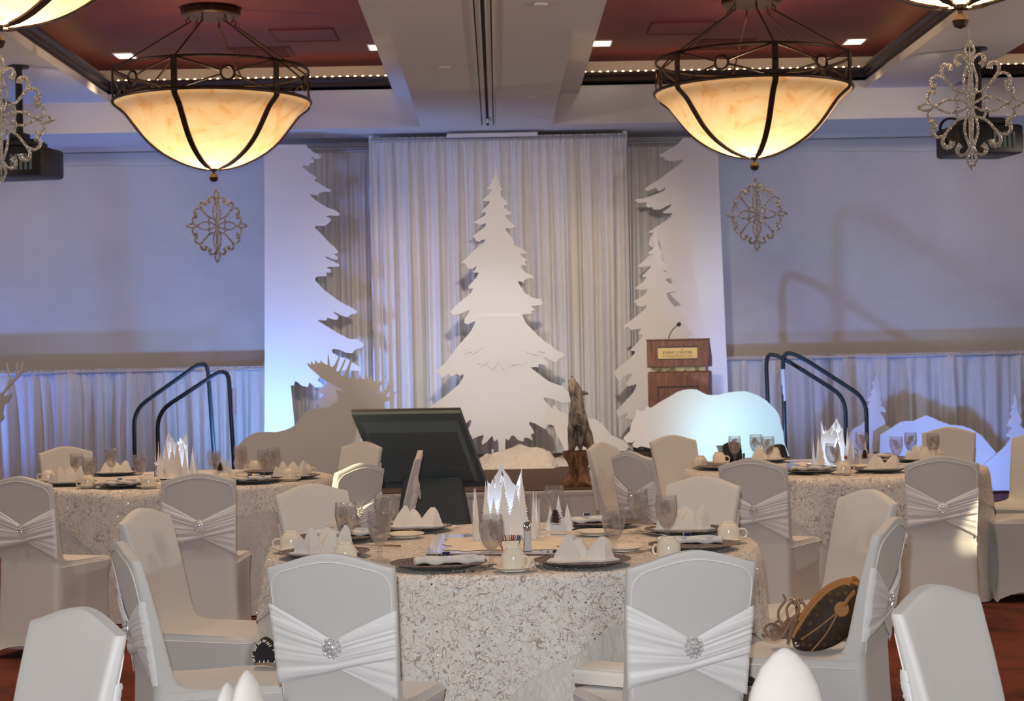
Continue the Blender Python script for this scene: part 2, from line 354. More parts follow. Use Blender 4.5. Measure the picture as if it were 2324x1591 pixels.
class Proto:
    """First call places the prototype, later calls place copies."""
    def __init__(self, root): self.root = root; self.used = False
    def put(self, loc, rz=0, label=None, group=None, scale=None):
        if not self.used:
            self.used = True; r = self.root; r.location = loc; r.rotation_euler = (0, 0, rz)
            if label: r['label'] = label
            if group: r['group'] = group
            if scale: r.scale = (scale,) * 3
            return r
        return dup(self.root, loc, rz, label, group, scale if scale else (1.0 if self.root.scale[0] != 1 else None))

def box(bm, x0, x1, y0, y1, z0, z1, mi=0, mtx=None):
    vs = [bm.verts.new((x, y, z)) for z in (z0, z1) for y in (y0, y1) for x in (x0, x1)]
    fs = [(0, 2, 3, 1), (4, 5, 7, 6), (0, 1, 5, 4), (2, 6, 7, 3), (0, 4, 6, 2), (1, 3, 7, 5)]
    for f in fs:
        fc = bm.faces.new([vs[i] for i in f]); fc.material_index = mi
    if mtx is not None: bmesh.ops.transform(bm, matrix=mtx, verts=vs)
    return vs
def bbox(bm, x0, x1, y0, y1, z0, z1, r=0.01, seg=2, mi=0, mtx=None):
    t = bmesh.new(); box(t, x0, x1, y0, y1, z0, z1)
    bmesh.ops.bevel(t, geom=t.edges[:], offset=r, segments=seg, affect='EDGES', profile=0.5)
    merge(bm, t, mi, mtx)
def merge(bm, t, mi=0, mtx=None):
    mp = {}
    for v in t.verts:
        mp[v] = bm.verts.new(mtx @ v.co if mtx is not None else v.co)
    for f in t.faces:
        try:
            nf = bm.faces.new([mp[v] for v in f.verts]); nf.material_index = mi; nf.smooth = f.smooth
        except ValueError: pass
    t.free()
def lathe(bm, prof, seg=24, mi=0, mtx=None, cap=True, ang0=0.0):
    rings = []
    for (r, z) in prof:
        if r < 1e-5: rings.append([bm.verts.new((0, 0, z))])
        else: rings.append([bm.verts.new((r * math.cos(ang0 + 2 * PI * i / seg), r * math.sin(ang0 + 2 * PI * i / seg), z)) for i in range(seg)])
    for a, b in zip(rings, rings[1:]):
        for i in range(seg):
            j = (i + 1) % seg
            if len(a) == 1 and len(b) == 1: continue
            if len(a) == 1: f = bm.faces.new((a[0], b[i], b[j]))
            elif len(b) == 1: f = bm.faces.new((a[i], a[j], b[0]))
            else: f = bm.faces.new((a[i], a[j], b[j], b[i]))
            f.material_index = mi
    if cap:
        for rg in (rings[0], rings[-1]):
            if len(rg) > 2:
                f = bm.faces.new(rg); f.material_index = mi
    if mtx is not None:
        bmesh.ops.transform(bm, matrix=mtx, verts=[v for rg in rings for v in rg])
def tube(bm, pts, r, seg=8, mi=0, closed=False, flat=1.0, up=None):
    """r: number or list. flat scales the second cross axis."""
    P = [Vector(p) for p in pts]; n = len(P)
    rs = r if isinstance(r, (list, tuple)) else [r] * n
    rings = []; prev = None
    for i in range(n):
        if closed: t = P[(i + 1) % n] - P[i - 1]
        else: t = P[min(i + 1, n - 1)] - P[max(i - 1, 0)]
        t.normalize()
        if up is not None:
            a = Vector(up).cross(t)
            if a.length < 1e-4: a = t.orthogonal()
            a.normalize()
        elif prev is None:
            a = t.orthogonal().normalized()
        else:
            a = prev - t * prev.dot(t)
            if a.length < 1e-5: a = t.orthogonal()
            a.normalize()
        prev = a; b = t.cross(a)
        rings.append([bm.verts.new(P[i] + (a * math.cos(2 * PI * k / seg) + b * math.sin(2 * PI * k / seg) * flat) * rs[i]) for k in range(seg)])
    m_ = n if closed else n - 1
    for i in range(m_):
        A, B = rings[i], rings[(i + 1) % n]
        for k in range(seg):
            f = bm.faces.new((A[k], A[(k + 1) % seg], B[(k + 1) % seg], B[k])); f.material_index = mi
    if not closed:
        for rg in (rings[0], rings[-1]):
            f = bm.faces.new(rg); f.material_index = mi
def spline(pts, n=6, closed=False):
    P = [Vector(p) for p in pts]; out = []; L = len(P)
    rng = range(L if closed else L - 1)
    for i in rng:
        p0 = P[(i - 1) % L] if closed or i > 0 else P[i]
        p1 = P[i]; p2 = P[(i + 1) % L]
        p3 = P[(i + 2) % L] if closed or i + 2 < L else P[(i + 1) % L]
        for k in range(n):
            t = k / n
            out.append(0.5 * ((2 * p1) + (p2 - p0) * t + (2 * p0 - 5 * p1 + 4 * p2 - p3) * t * t + (3 * p1 - p0 - 3 * p2 + p3) * t ** 3))
    if not closed: out.append(P[-1])
    return out
def prism(bm, pts, d, mi=0):
    """pts: world/local points of a planar outline; d: extrusion vector."""
    a = [bm.verts.new(p) for p in pts]; b = [bm.verts.new(Vector(p) + Vector(d)) for p in pts]
    f1 = bm.faces.new(a); f2 = bm.faces.new(list(reversed(b)))
    n = len(a); fs = [f1, f2]
    for i in range(n):
        fs.append(bm.faces.new((a[i], b[i], b[(i + 1) % n], a[(i + 1) % n])))
    for f in fs: f.material_index = mi
    f1.normal_update(); f2.normal_update()
    bmesh.ops.triangulate(bm, faces=[f1, f2])
def sheet(bm, fn, nu, nv, mi=0, close_u=False):
    g = [[bm.verts.new(fn(i / nu, j / nv)) for j in range(nv + 1)] for i in range(nu if close_u else nu + 1)]
    L = len(g)
    for i in range(nu):
        for j in range(nv):
            f = bm.faces.new((g[i][j], g[(i + 1) % L][j], g[(i + 1) % L][j + 1], g[i][j + 1])); f.material_index = mi
    return g
# ================================================================== ROOM SHELL
ZS, ZB, ZT, FY, WY = 4.17, 3.86, 4.62, 17.6, 18.8
XL, XR, YB = -9.0, 9.0, -5.0
bm = bmesh.new(); box(bm, XL, XR, YB, WY + 0.2, -0.1, 0.0); struct('floor', bm, M['carpet'])
bm = bmesh.new(); box(bm, XL, XR, WY, WY + 0.2, 0, 4.9); struct('wall_back', bm, M['wall'])
bm = bmesh.new(); box(bm, XL - 0.2, XL, YB, WY + 0.2, 0, 4.9); struct('wall_left', bm, M['wall'])
bm = bmesh.new(); box(bm, XR, XR + 0.2, YB, WY + 0.2, 0, 4.9); struct('wall_right', bm, M['wall'])
bm = bmesh.new(); box(bm, XL, XR, YB - 0.2, YB, 0, 4.9); struct('wall_rear', bm, M['wall'])
CX = [(-8.2, -4.85), (-3.91, -0.98), (0.86, 3.80), (4.66, 8.2)]
CY = [(6.1, 11.2), (12.7, FY)]
ceil = None
bm = bmesh.new()
# soffit strips around the coffers
xs = [XL] + [x for c in CX for x in c] + [XR]
for i in range(0, len(xs), 2):
    box(bm, xs[i], xs[i + 1], YB, FY, ZS, ZS + 0.09)
for (x0, x1) in CX:
    box(bm, x0, x1, YB, CY[0][0], ZS, ZS + 0.09)
    box(bm, x0, x1, CY[0][1], CY[1][0], ZS, ZS + 0.09)
# closed red field above everything is separate; the slab seals the shell
box(bm, XL, XR, YB, WY + 0.2, 4.69, 4.80)
ceil = struct('ceiling', bm, M['soffit'])
bm = bmesh.new(); box(bm, XL, XR, FY, WY, ZB, 4.30); struct('beam_transverse', bm, M['soffit'], ceil)
bm = bmesh.new(); box(bm, -0.74, 0.60, YB, FY, ZB, ZS + 0.05); struct('beam_centre', bm, M['soffit'], ceil)
prof = [(0.0, 0.0), (0.0, 0.030), (-0.035, 0.045), (-0.035, 0.075), (-0.07, 0.10), (-0.07, 0.125), (0.05, 0.125), (0.05, 0.0)]
ti = 0
for yi, (y0, y1) in enumerate(CY):
    for ci, (x0, x1) in enumerate(CX):
        BK = 0.75 if yi else 0.3
        b2 = bmesh.new(); box(b2, x0 - 0.3, x1 + 0.3, y0 - 0.3, y1 + BK, ZT, ZT + 0.05)
        struct('coffer_ceiling', b2, M['red'], ceil)
        b2 = bmesh.new()   # light cove walls and the ledge behind the molding
        for (a0, a1, c0, c1) in ((x0 - 0.34, x1 + 0.34, y1 + BK, y1 + BK + 0.04), (x0 - 0.34, x1 + 0.34, y0 - 0.34, y0 - 0.3), (x0 - 0.34, x0 - 0.3, y0 - 0.3, y1 + BK), (x1 + 0.3, x1 + 0.34, y0 - 0.3, y1 + BK)):
            box(b2, a0, a1, c0, c1, 4.28, ZT)
        for (a0, a1, c0, c1) in ((x0 - 0.3, x1 + 0.3, y1 + 0.02, y1 + BK), (x0 - 0.3, x1 + 0.3, y0 - 0.3, y0 - 0.02), (x0 - 0.3, x0 - 0.02, y0, y1), (x1 + 0.02, x1 + 0.3, y0, y1)):
            box(b2, a0, a1, c0, c1, 4.33, 4.365)
        # lip under the molding
        for (a0, a1, c0, c1) in ((x0, x0 + 0.012, y0, y1), (x1 - 0.012, x1, y0, y1), (x0, x1, y0, y0 + 0.012)):
            box(b2, a0, a1, c0, c1, ZS, 4.25)
        struct('coffer_cove', b2, M['soffit'], ceil)
        b2 = bmesh.new()   # crown molding swept round the opening with mitred corners
        loop = []
        for (o_, z_) in prof:
            dd = o_
            loop.append([b2.verts.new(p) for p in ((x0 - dd, y0 - dd, 4.25 + z_), (x1 + dd, y0 - dd, 4.25 + z_), (x1 + dd, y1 + dd, 4.25 + z_), (x0 - dd, y1 + dd, 4.25 + z_))])
        for a, b in zip(loop, loop[1:] + loop[:1]):
            for k in range(4):
                b2.faces.new((a[k], a[(k + 1) % 4], b[(k + 1) % 4], b[k]))
        ti += 1
        struct('trim_%d' % ti, b2, M['molding'])
        if yi == 1:
            b2 = bmesh.new()
            pts = []
            nx = int((x1 - x0 + 0.2) / 0.078)
            for k in range(nx): pts.append((x0 - 0.1 + k * 0.078 + 0.03, y1 + 0.13, 4.405))
            ny = int((y1 - y0) / 0.078)
            for k in range(ny):
                pts.append((x0 - 0.12, y0 + k * 0.078, 4.385)); pts.append((x1 + 0.12, y0 + k * 0.078, 4.385))
            for p in pts:
                lathe(b2, [(0, -0.013), (0.012, -0.006), (0.012, 0.006), (0, 0.013)], 6, 0, Matrix.Translation(p), False)
            rope = obj('rope_light', b2, M['bulb'])
            tag(rope, ['string of small warm bulbs in the ceiling cove at the far left edge', 'string of small warm bulbs in the ceiling cove above the left stage chandelier',
                       'string of small warm bulbs in the ceiling cove above the right stage chandelier', 'string of small warm bulbs in the ceiling cove at the far right edge'][ci], 'rope light', 'cove rope lights', 'stuff')
            b2 = bmesh.new(); tube(b2, [(x0 - 0.1, y1 + 0.13, 4.375), (x1 + 0.1, y1 + 0.13, 4.375)], 0.012, 6); obj('cord', b2, M['white'], rope)
            lamp('cove_glow', 'AREA', ((x0 + x1) / 2, y1 + 0.10, 4.40), 2.4, (1.0, 0.66, 0.42), ((x0 + x1) / 2, y1 + 0.7, 4.52), x1 - x0, size_y=0.05)
# trim under the bulkhead and thin wavy-bottomed panels on the upper wall
bm = bmesh.new(); box(bm, XL, XR, WY - 0.045, WY, ZB - 0.045, ZB); struct('trim_20', bm, M['soffit'])
for nm, x0, x1, zb in (('trim_21', -8.5, -2.75, 3.66), ('trim_22', 2.75, 8.5, 3.66)):
    bm = bmesh.new(); n = 90; pts = [(x0, WY - 0.022, 3.80)]
    for k in range(n + 1):
        x = x0 + (x1 - x0) * k / n
        pts.append((x, WY - 0.022, zb + 0.012 * abs(math.sin(x * 4.1)) + 0.012 * math.sin(x * 2.3)))
    pts.append((x1, WY - 0.022, 3.80))
    prism(bm, pts, (0, 0.02, 0)); struct(nm, bm, M['wall'])
# air-wall track along the centre beam
tr = thing('partition_track', 'long slotted aluminium partition track along the underside of the centre beam', 'track', (-0.06, 6, ZB))
for nm, x0, x1, mm, z0 in (('rail', -0.073, -0.062, 'soffit', -0.012), ('rail', -0.052, -0.014, 'soffit', -0.006), ('slot', -0.014, 0.014, 'blackgap', -0.003), ('rail', 0.014, 0.052, 'soffit', -0.006), ('rail', 0.062, 0.073, 'soffit', -0.012), ('gap', -0.062, -0.052, 'blackgap', -0.002), ('gap', 0.052, 0.062, 'blackgap', -0.002)):
    b2 = bmesh.new(); box(b2, x0, x1, -10.8, 11.55, z0, 0.004); obj(nm, b2, M[mm], tr)
b2 = bmesh.new(); box(b2, -0.011, 0.011, 10.9, 11.2, -0.03, 0.0); obj('carrier', b2, M['chrome'], tr)
# sprinkler covers
for (px, py), lab in zip(((1010, 152), (1205, 220), (1228, 9)), ('flat white sprinkler cover on the beam left of the track', 'flat white sprinkler cover on the beam nearest the curtain', 'flat white sprinkler cover on the beam at the top of the picture')):
    p = ground(px, py, ZB)
    b2 = bmesh.new(); lathe(b2, [(0.045, 0.002), (0.045, -0.01), (0.038, -0.014), (0, -0.014)], 20)
    tag(obj('sprinkler_cover', b2, M['soffit'], smooth=True, loc=(p.x, p.y, ZB)), lab, 'sprinkler cover', 'sprinkler covers')
# recessed square lights
for (px, py), lab in zip(((284, 125), (858, 106), (1366, 97), (1939, 93)), ('lit square recessed light in the red ceiling left of the left chandelier', 'lit square recessed light in the red ceiling right of the left chandelier',
        'lit square recessed light in the red ceiling left of the right chandelier', 'lit square recessed light in the red ceiling right of the right chandelier')):
    p = ground(px, py, ZT)
    t = thing('recessed_light', lab, 'ceiling light', (p.x, p.y, ZT), 0, 'square recessed lights')
    b2 = bmesh.new(); box(b2, -0.085, 0.085, -0.13, 0.13, -0.008, -0.003); obj('diffuser', b2, M['downlight'], t)
    b2 = bmesh.new()
    for a in ((-0.1, 0.1, -0.145, -0.13), (-0.1, 0.1, 0.13, 0.145), (-0.1, -0.085, -0.13, 0.13), (0.085, 0.1, -0.13, 0.13)): box(b2, *a, -0.012, 0.0)
    obj('frame', b2, M['white'], t)
# vents and access panels in the red ceiling
for (px, py, wd, dp, nm, cat, lab, mm) in ((592, 118, 0.62, 0.55, 'ceiling_vent', 'vent', 'dark square vent in the red ceiling above the left chandelier', 'redvent'),
        (1640, 100, 0.62, 0.55, 'ceiling_vent', 'vent', 'dark square vent in the red ceiling above the right chandelier', 'redvent'),
        (690, 78, 0.6, 0.6, 'access_panel', 'panel', 'flush red access panel in the ceiling right of the left chandelier', 'red'),
        (1545, 62, 0.6, 0.6, 'access_panel', 'panel', 'flush red access panel in the ceiling left of the right chandelier', 'red')):
    p = ground(px, py, ZT); t = thing(nm, lab, cat, (p.x, p.y, ZT), 0, 'red ceiling ' + cat + 's')
    b2 = bmesh.new(); box(b2, -wd / 2, wd / 2, -dp / 2, dp / 2, -0.01, 0.0); obj('plate', b2, M[mm], t)
    if nm == 'ceiling_vent':
        for k in range(6):
            b2 = bmesh.new(); box(b2, -wd / 2 + 0.04, wd / 2 - 0.04, -dp / 2 + 0.05 + k * 0.085, -dp / 2 + 0.09 + k * 0.085, -0.02, -0.01); obj('slat', b2, M[mm], t)
    else:
        b2 = bmesh.new()
        for a in ((-wd / 2, wd / 2, -dp / 2, -dp / 2 + 0.015), (-wd / 2, wd / 2, dp / 2 - 0.015, dp / 2), (-wd / 2, -wd / 2 + 0.015, -dp / 2, dp / 2), (wd / 2 - 0.015, wd / 2, -dp / 2, dp / 2)): box(b2, *a, -0.016, -0.009)
        obj('frame', b2, M['redvent'], t)

# ================================================================== CHANDELIERS
def chandelier(label, x, y, a0):
    t = thing('bowl_chandelier', label, 'chandelier', (x, y, 0), 0, 'bowl chandeliers')
    b = bmesh.new(); lathe(b, [(0.0, 4.615), (0.25, 4.615), (0.26, 4.60), (0.26, 4.555), (0.245, 4.542), (0.0, 4.54)], 36); obj('canopy', b, M['iron'], t, True)
    bowl = [(v.x, v.y) for v in spline([(0.856, 3.778, 0), (0.838, 3.752, 0), (0.797, 3.720, 0), (0.748, 3.678, 0), (0.695, 3.610, 0), (0.637, 3.535, 0), (0.570, 3.455, 0), (0.480, 3.375, 0), (0.370, 3.305, 0), (0.235, 3.245, 0), (0.12, 3.215, 0), (0.05, 3.205, 0)], 3)]
    b = bmesh.new(); lathe(b, bowl, 72, cap=False)
    sh = obj('glass_bowl', b, M['alabaster'], t, 'all')
    b = bmesh.new()
    R = 0.86; pts = [(R * math.cos(2 * PI * k / 64), R * math.sin(2 * PI * k / 64), 3.788) for k in range(64)]
    tube(b, pts, 0.015, 8, closed=True); obj('rim', b, M['iron'], t, True)
    b = bmesh.new(); pts = [(0.845 * math.cos(2 * PI * k / 64), 0.845 * math.sin(2 * PI * k / 64), 4.06) for k in range(64)]
    tube(b, pts, 0.013, 8, closed=True); obj('top_ring', b, M['iron'], t, True)
    for k in range(6):
        a = a0 + k * PI / 3
        d = Vector((math.cos(a), math.sin(a), 0)); nrm = Vector((-d.y, d.x, 0))
        b = bmesh.new()      # post of the crown
        c0 = d * 0.852
        prism(b, [c0 - nrm * 0.026 + Vector((0, 0, 3.76)), c0 + nrm * 0.026 + Vector((0, 0, 3.76)), c0 + nrm * 0.026 + Vector((0, 0, 4.07)), c0 - nrm * 0.026 + Vector((0, 0, 4.07))], d * 0.014)
        obj('post', b, M['iron'], t)
        b = bmesh.new()      # strap following the bowl
        prev = None
        for (r, z) in bowl[1:]:
            wv = 0.024 if r > 0.1 else 0.012
            q = [b.verts.new(d * (r + 0.004) + nrm * s * wv + Vector((0, 0, z - 0.004))) for s in (-1, 1)] + [b.verts.new(d * (r + 0.016) + nrm * s * wv + Vector((0, 0, z - 0.012))) for s in (1, -1)]
            if prev:
                for i in range(4): b.faces.new((prev[i], prev[(i + 1) % 4], q[(i + 1) % 4], q[i]))
            else: b.faces.new(q)
            prev = q
        b.faces.new(prev)
        obj('strap', b, M['iron'], t)
        b = bmesh.new()      # hanging rod with its ring
        p0 = d * 0.19 + Vector((0, 0, 4.542)); p1 = d * 0.20 + Vector((0, 0, 4.48)); p2 = d * 0.845 + Vector((0, 0, 4.06))
        tube(b, [p1, p2], 0.008, 6); tube(b, [p0, p1 + Vector((0, 0, 0.035))], 0.006, 6)
        ring = [p1 + Vector((0, 0, 0.018)) + (d * math.cos(q * PI / 5) + Vector((0, 0, 1)) * math.sin(q * PI / 5)) * 0.02 for q in range(10)]
        tube(b, ring, 0.005, 5, closed=True)
        obj('rod', b, M['iron'], t, True)
        # crossed bars and middle ring of the bay
        a1 = a0 + (k + 1) * PI / 3; am = (a + a1) / 2
        def cyl(ang, z): return Vector((0.85 * math.cos(ang), 0.85 * math.sin(ang), z))
        zc = 3.915
        b = bmesh.new()
        for (aa, zz) in ((a + 0.03, 4.05), (a + 0.03, 3.79), (a1 - 0.03, 4.05), (a1 - 0.03, 3.79)):
            fr_ = 0.86
            ae = aa + (am - aa) * fr_; ze = zz + (zc - zz) * fr_
            tube(b, [cyl(aa + (ae - aa) * s / 4, zz + (ze - zz) * s / 4) for s in range(5)], 0.0085, 6)
        obj('cross_bar', b, M['iron'], t, True)
        b = bmesh.new()
        tube(b, [cyl(am + 0.068 * math.cos(q * PI / 10), zc + 0.058 * math.sin(q * PI / 10)) for q in range(20)], 0.011, 6, closed=True)
        obj('middle_ring', b, M['iron'], t, True)
    b = bmesh.new(); lathe(b, [(0, 3.215), (0.035, 3.21), (0.03, 3.19), (0.012, 3.18), (0.012, 3.168), (0.03, 3.16), (0.042, 3.13), (0.03, 3.10), (0, 3.088)], 20); obj('finial', b, M['iron'], t, True)
    lamp('chandelier_lamp', 'POINT', (x, y, 3.42), 20, (1.0, 0.74, 0.45), size=0.10)
    lamp('chandelier_lamp', 'POINT', (x, y, 3.72), 14, (1.0, 0.66, 0.36), size=0.12)
    return t
chandelier('lit bowl chandelier over the left half of the stage, crown and canopy fully in view', -2.47, 15.26, -PI / 2 - math.radians(12))
chandelier('lit bowl chandelier over the right half of the stage, canopy at the top edge', 2.28, 15.17, -PI / 2 + math.radians(4))
chandelier('near chandelier cut off at the top left corner, only the underside of its bowl showing', -2.50, 8.77, -PI / 2 - math.radians(4))
chandelier('near chandelier cut off at the top right corner, only the tip of its bowl showing', 2.36, 8.70, -PI / 2 + math.radians(18))
# glitter snowflake ornaments hanging from the finials
Q = [[(0, .325), (.022, .275), (.009, .222), (.030, .145), (.030, .09), (.008, .02)], [(.006, .21), (.03, .246), (.058, .25), (.070, .222), (.052, .198)],
     [(.008, .004), (.06, .030), (.12, .031), (.175, .0)], [(.175, 0), (.215, .018), (.265, 0)], [(.195, .008), (.212, .045), (.196, .076), (.170, .070)],
     [(.020, .060), (.068, .075), (.110, .120), (.140, .168), (.132, .204), (.102, .203), (.094, .178)], [(.122, .138), (.160, .156), (.190, .136), (.188, .104), (.166, .100)], [(.06, .07), (.075, .03), (.062, .004)]]
def ornament(label, x, y, ztop):
    t = thing('snowflake_ornament', label, 'ornament', (x, y, ztop - 0.325), 0, 'hanging snowflake ornaments')
    va = -math.atan2(x, y) + 0.05
    for ang in (va, va + PI / 2):
        b = bmesh.new(); c, s = math.cos(ang), math.sin(ang); up = (-s, c, 0)
        for path in Q:
            for sx in (-1, 1):
                for sz in (-1, 1):
                    sp_ = spline([(px_ * sx * c, px_ * sx * s, pz * sz) for px_, pz in path], 5)
                    n = len(sp_); fat = path[-1] in ((.052, .198), (.094, .178), (.166, .100), (.170, .070))
                    rad = [(0.0068 + (0.0105 * (i / n) ** 2 if fat else 0)) for i in range(n)]
                    tube(b, sp_, rad, 6, flat=0.35, up=up)
        obj('scroll_panel', b, M['glitter'], t, True)
    b = bmesh.new(); tube(b, [(0, 0, 0.32), (0, 0, 0.385)], 0.0012, 4); obj('wire', b, M['silver'], t)
    return t
ornament('silver glitter snowflake hanging under the left stage chandelier', -2.45, 15.26, 3.03)
ornament('silver glitter snowflake hanging under the right stage chandelier', 2.29, 15.17, 3.03)
p = at(10, 122, 8.77); ornament('large silver glitter snowflake cut by the left edge of the picture', -2.49, 8.77, p.z)
p = at(2200, 92, 8.70); ornament('large silver glitter snowflake in front of the right projector', p.x, 8.70, p.z)

# ================================================================== PROJECTORS
def projector(label, px, py, side):
    c = at(px, py, 15.4)
    t = thing('ceiling_projector', label, 'projector', (c.x, c.y, c.z), 0.18 * side, 'ceiling projectors')
    b = bmesh.new(); bbox(b, -0.31, 0.31, -0.24, 0.24, -0.13, 0.13, 0.03, 2); obj('body', b, M['black'], t, True)
    b = bmesh.new(); bbox(b, -0.20, 0.20, -0.15, 0.15, 0.125, 0.20, 0.02, 1); bbox(b, -0.07, 0.07, -0.07, 0.07, 0.19, 0.27, 0.01, 1); obj('mount', b, M['black'], t)
    b = bmesh.new(); tube(b, [(0, 0, 0.25), (0, 0, 4.17 - c.z)], 0.032, 10); lathe(b, [(0.0, 4.168 - c.z), (0.09, 4.168 - c.z), (0.09, 4.15 - c.z), (0.0, 4.15 - c.z)], 16); obj('pole', b, M['black'], t, True)
    b = bmesh.new(); tube(b, spline([(-0.30, -0.1, -0.05), (-0.40, -0.12, 0.02), (-0.42, -0.12, 0.12), (-0.34, -0.1, 0.19), (-0.15, -0.05, 0.18)], 6), 0.012, 6); obj('cable', b, M['black'], t, True)
    b = bmesh.new(); lathe(b, [(0.075, 0.24), (0.075, 0.30), (0.06, 0.31), (0.0, 0.29)], 20, 0, Matrix.Rotation(-PI / 2, 4, 'X') @ Matrix.Translation((0.1, 0, 0))); obj('lens', b, M['tv'], t, True)
    for k in range(5):
        b = bmesh.new(); box(b, 0.02 + k * 0.045, 0.045 + k * 0.045, -0.245, -0.238, -0.08, 0.06); obj('vent_slat', b, M['tv'], t)
    return t
projector('black projector on a ceiling pole, mostly behind the right glitter snowflake', 2222, 322, 1)
projector('black projector on a ceiling pole at the left edge, behind the left glitter snowflake', 46, 372, -1)

# ================================================================== DRAPES
def drape(name, label, x0, x1, Y, ztop, zbot, seed, pitch=0.075, amp=0.035, material='drape', header=True, group=None):
    r = random.Random(seed)
    ph = [r.uniform(0, 6.28) for _ in range(8)]
    n = max(60, int((x1 - x0) / 0.011)); nv = 14
    def fn(u, v):
        x = x0 + (x1 - x0) * u; z = ztop - (ztop - zbot) * v
        k = 0.35 + 0.65 * min(1, v * 2.2)
        wob = 0.6 * math.sin(x * 9 + ph[4]) + 0.5 * math.sin(x * 4.1 + v * 1.3 + ph[5])
        y = amp * k * (math.sin(2 * PI * x / pitch + wob * 1.8 + ph[0]) * 0.55 + math.sin(2 * PI * x / (pitch * 2.7) + ph[1] + wob + v * 0.7) * 0.8 + math.sin(2 * PI * x / (pitch * 6.1) + ph[2] + v) * 0.5)
        if header and v < 0.06: y = 0.012 * math.sin(2 * PI * x / 0.035 + ph[3]) + 0.006 * math.sin(2 * PI * x / 0.013)
        return (x + 0.012 * k * math.sin(2 * PI * x / (pitch * 1.9) + ph[6]), Y + y, z + (0.006 * math.sin(2 * PI * x / 0.03 + ph[7]) if v == 0 else 0))
    t = thing(name, label, 'curtain', ((x0 + x1) / 2, Y, zbot), 0, group)
    b = bmesh.new(); sheet(b, fn, n, nv)
    for vv in b.verts: vv.co -= Vector(((x0 + x1) / 2, Y, zbot))
    obj('panel', b, M[material], t, 'all')
    b = bmesh.new(); hw = (x1 - x0) / 2; tube(b, [(-hw, 0.0, ztop - zbot - 0.03), (hw, 0.0, ztop - zbot - 0.03)], 0.019, 8); obj('rod', b, M['track'], t, True)
    for sx in (-hw + 0.005, hw - 0.005):
        b = bmesh.new(); tube(b, [(sx, 0.06, 0), (sx, 0.06, ztop - zbot + 0.03)], 0.024, 8); obj('upright', b, M['white'], t, True)
    return t
zt = at(1131, 308, 18.05).z
drape('backdrop_curtain', 'tall white crushed curtain hanging behind the centre tree', at(840, 310, 18.05).x, at(1420, 303, 18.05).x, 18.05, zt, 0.5, 3, 0.085, 0.05)
zt2 = at(760, 336, 18.3).z
drape('backdrop_curtain', 'tall white curtain strip showing between the left half tree and centre curtain', at(600, 330, 18.3).x, at(842, 330, 18.3).x, 18.3, zt2, 0.5, 4, 0.07, 0.04)
drape('backdrop_curtain', 'shaded curtain strip between the centre curtain and right half tree', at(1417, 330, 18.3).x, at(1600, 330, 18.3).x, 18.3, zt2, 0.5, 5, 0.06, 0.045)
drape('low_curtain', 'low gathered white curtain along the wall left of the stage', at(-260, 840, 18.45).x, at(601, 838, 18.45).x, 18.45, 1.465, 0.02, 6, 0.13, 0.06, 'drape2', True, 'low wall curtains')
drape('low_curtain', 'low gathered white curtain along the wall right of the stage', at(1640, 808, 18.45).x, at(2600, 797, 18.45).x, 18.45, 1.465, 0.02, 8, 0.14, 0.06, 'drape2', True, 'low wall curtains')
p0 = at(1014, 303, 17.98); p1 = at(1220, 299, 17.98)
bm = bmesh.new(); bbox(bm, 0, p1.x - p0.x, -0.03, 0.03, -0.02, 0.02, 0.006, 1)
tag(obj('crossbar', bm, M['white'], loc=(p0.x, 17.98, 3.815)), 'white crossbar above the middle of the centre curtain', 'bar')

# ================================================================== STAGE
SY0, SY1 = 12.9, 18.2
st = thing('stage_platform', 'low brown carpeted stage with a white pleated skirt behind the dinner tables', 'stage', (0.05, SY0, 0))
bm = bmesh.new(); box(bm, -2.55, 2.55, 0.0, SY1 - SY0, 0.44, 0.5); obj('deck', bm, M['stage'], st)
bm = bmesh.new(); box(bm, -2.5, 2.5, 0.06, SY1 - SY0 - 0.05, 0.0, 0.44); obj('frame', bm, M['skirt'], st)
def fsk(u, v):
    x = -2.56 + 5.12 * u; wv = 0.010 * math.sin(x * 62) * (0.25 + v) + 0.022 * v * math.sin(x * 19 + 1.0) + 0.014 * v * math.sin(x * 7.3)
    return (x, -0.016 - 0.02 * v + wv * 0.8, 0.492 - 0.485 * v)
bm = bmesh.new(); sheet(bm, fsk, 620, 8); obj('skirt', bm, M['skirting'], st, 'all')
for sx in (-2.56, 2.56):
    bm = bmesh.new(); sheet(bm, lambda u, v: (sx + math.copysign(0.012 * math.sin(u * 330) * (0.2 + v), sx), 5.3 * u, 0.492 - 0.485 * v), 500, 4); obj('side_skirt', bm, M['skirting'], st, 'all')
bm = bmesh.new(); tube(bm, [(-2.56, -0.018, 0.47), (2.56, -0.018, 0.47)], 0.024, 6, flat=0.3, up=(0, 1, 0)); obj('hem_band', bm, M['skirting'], st, True)
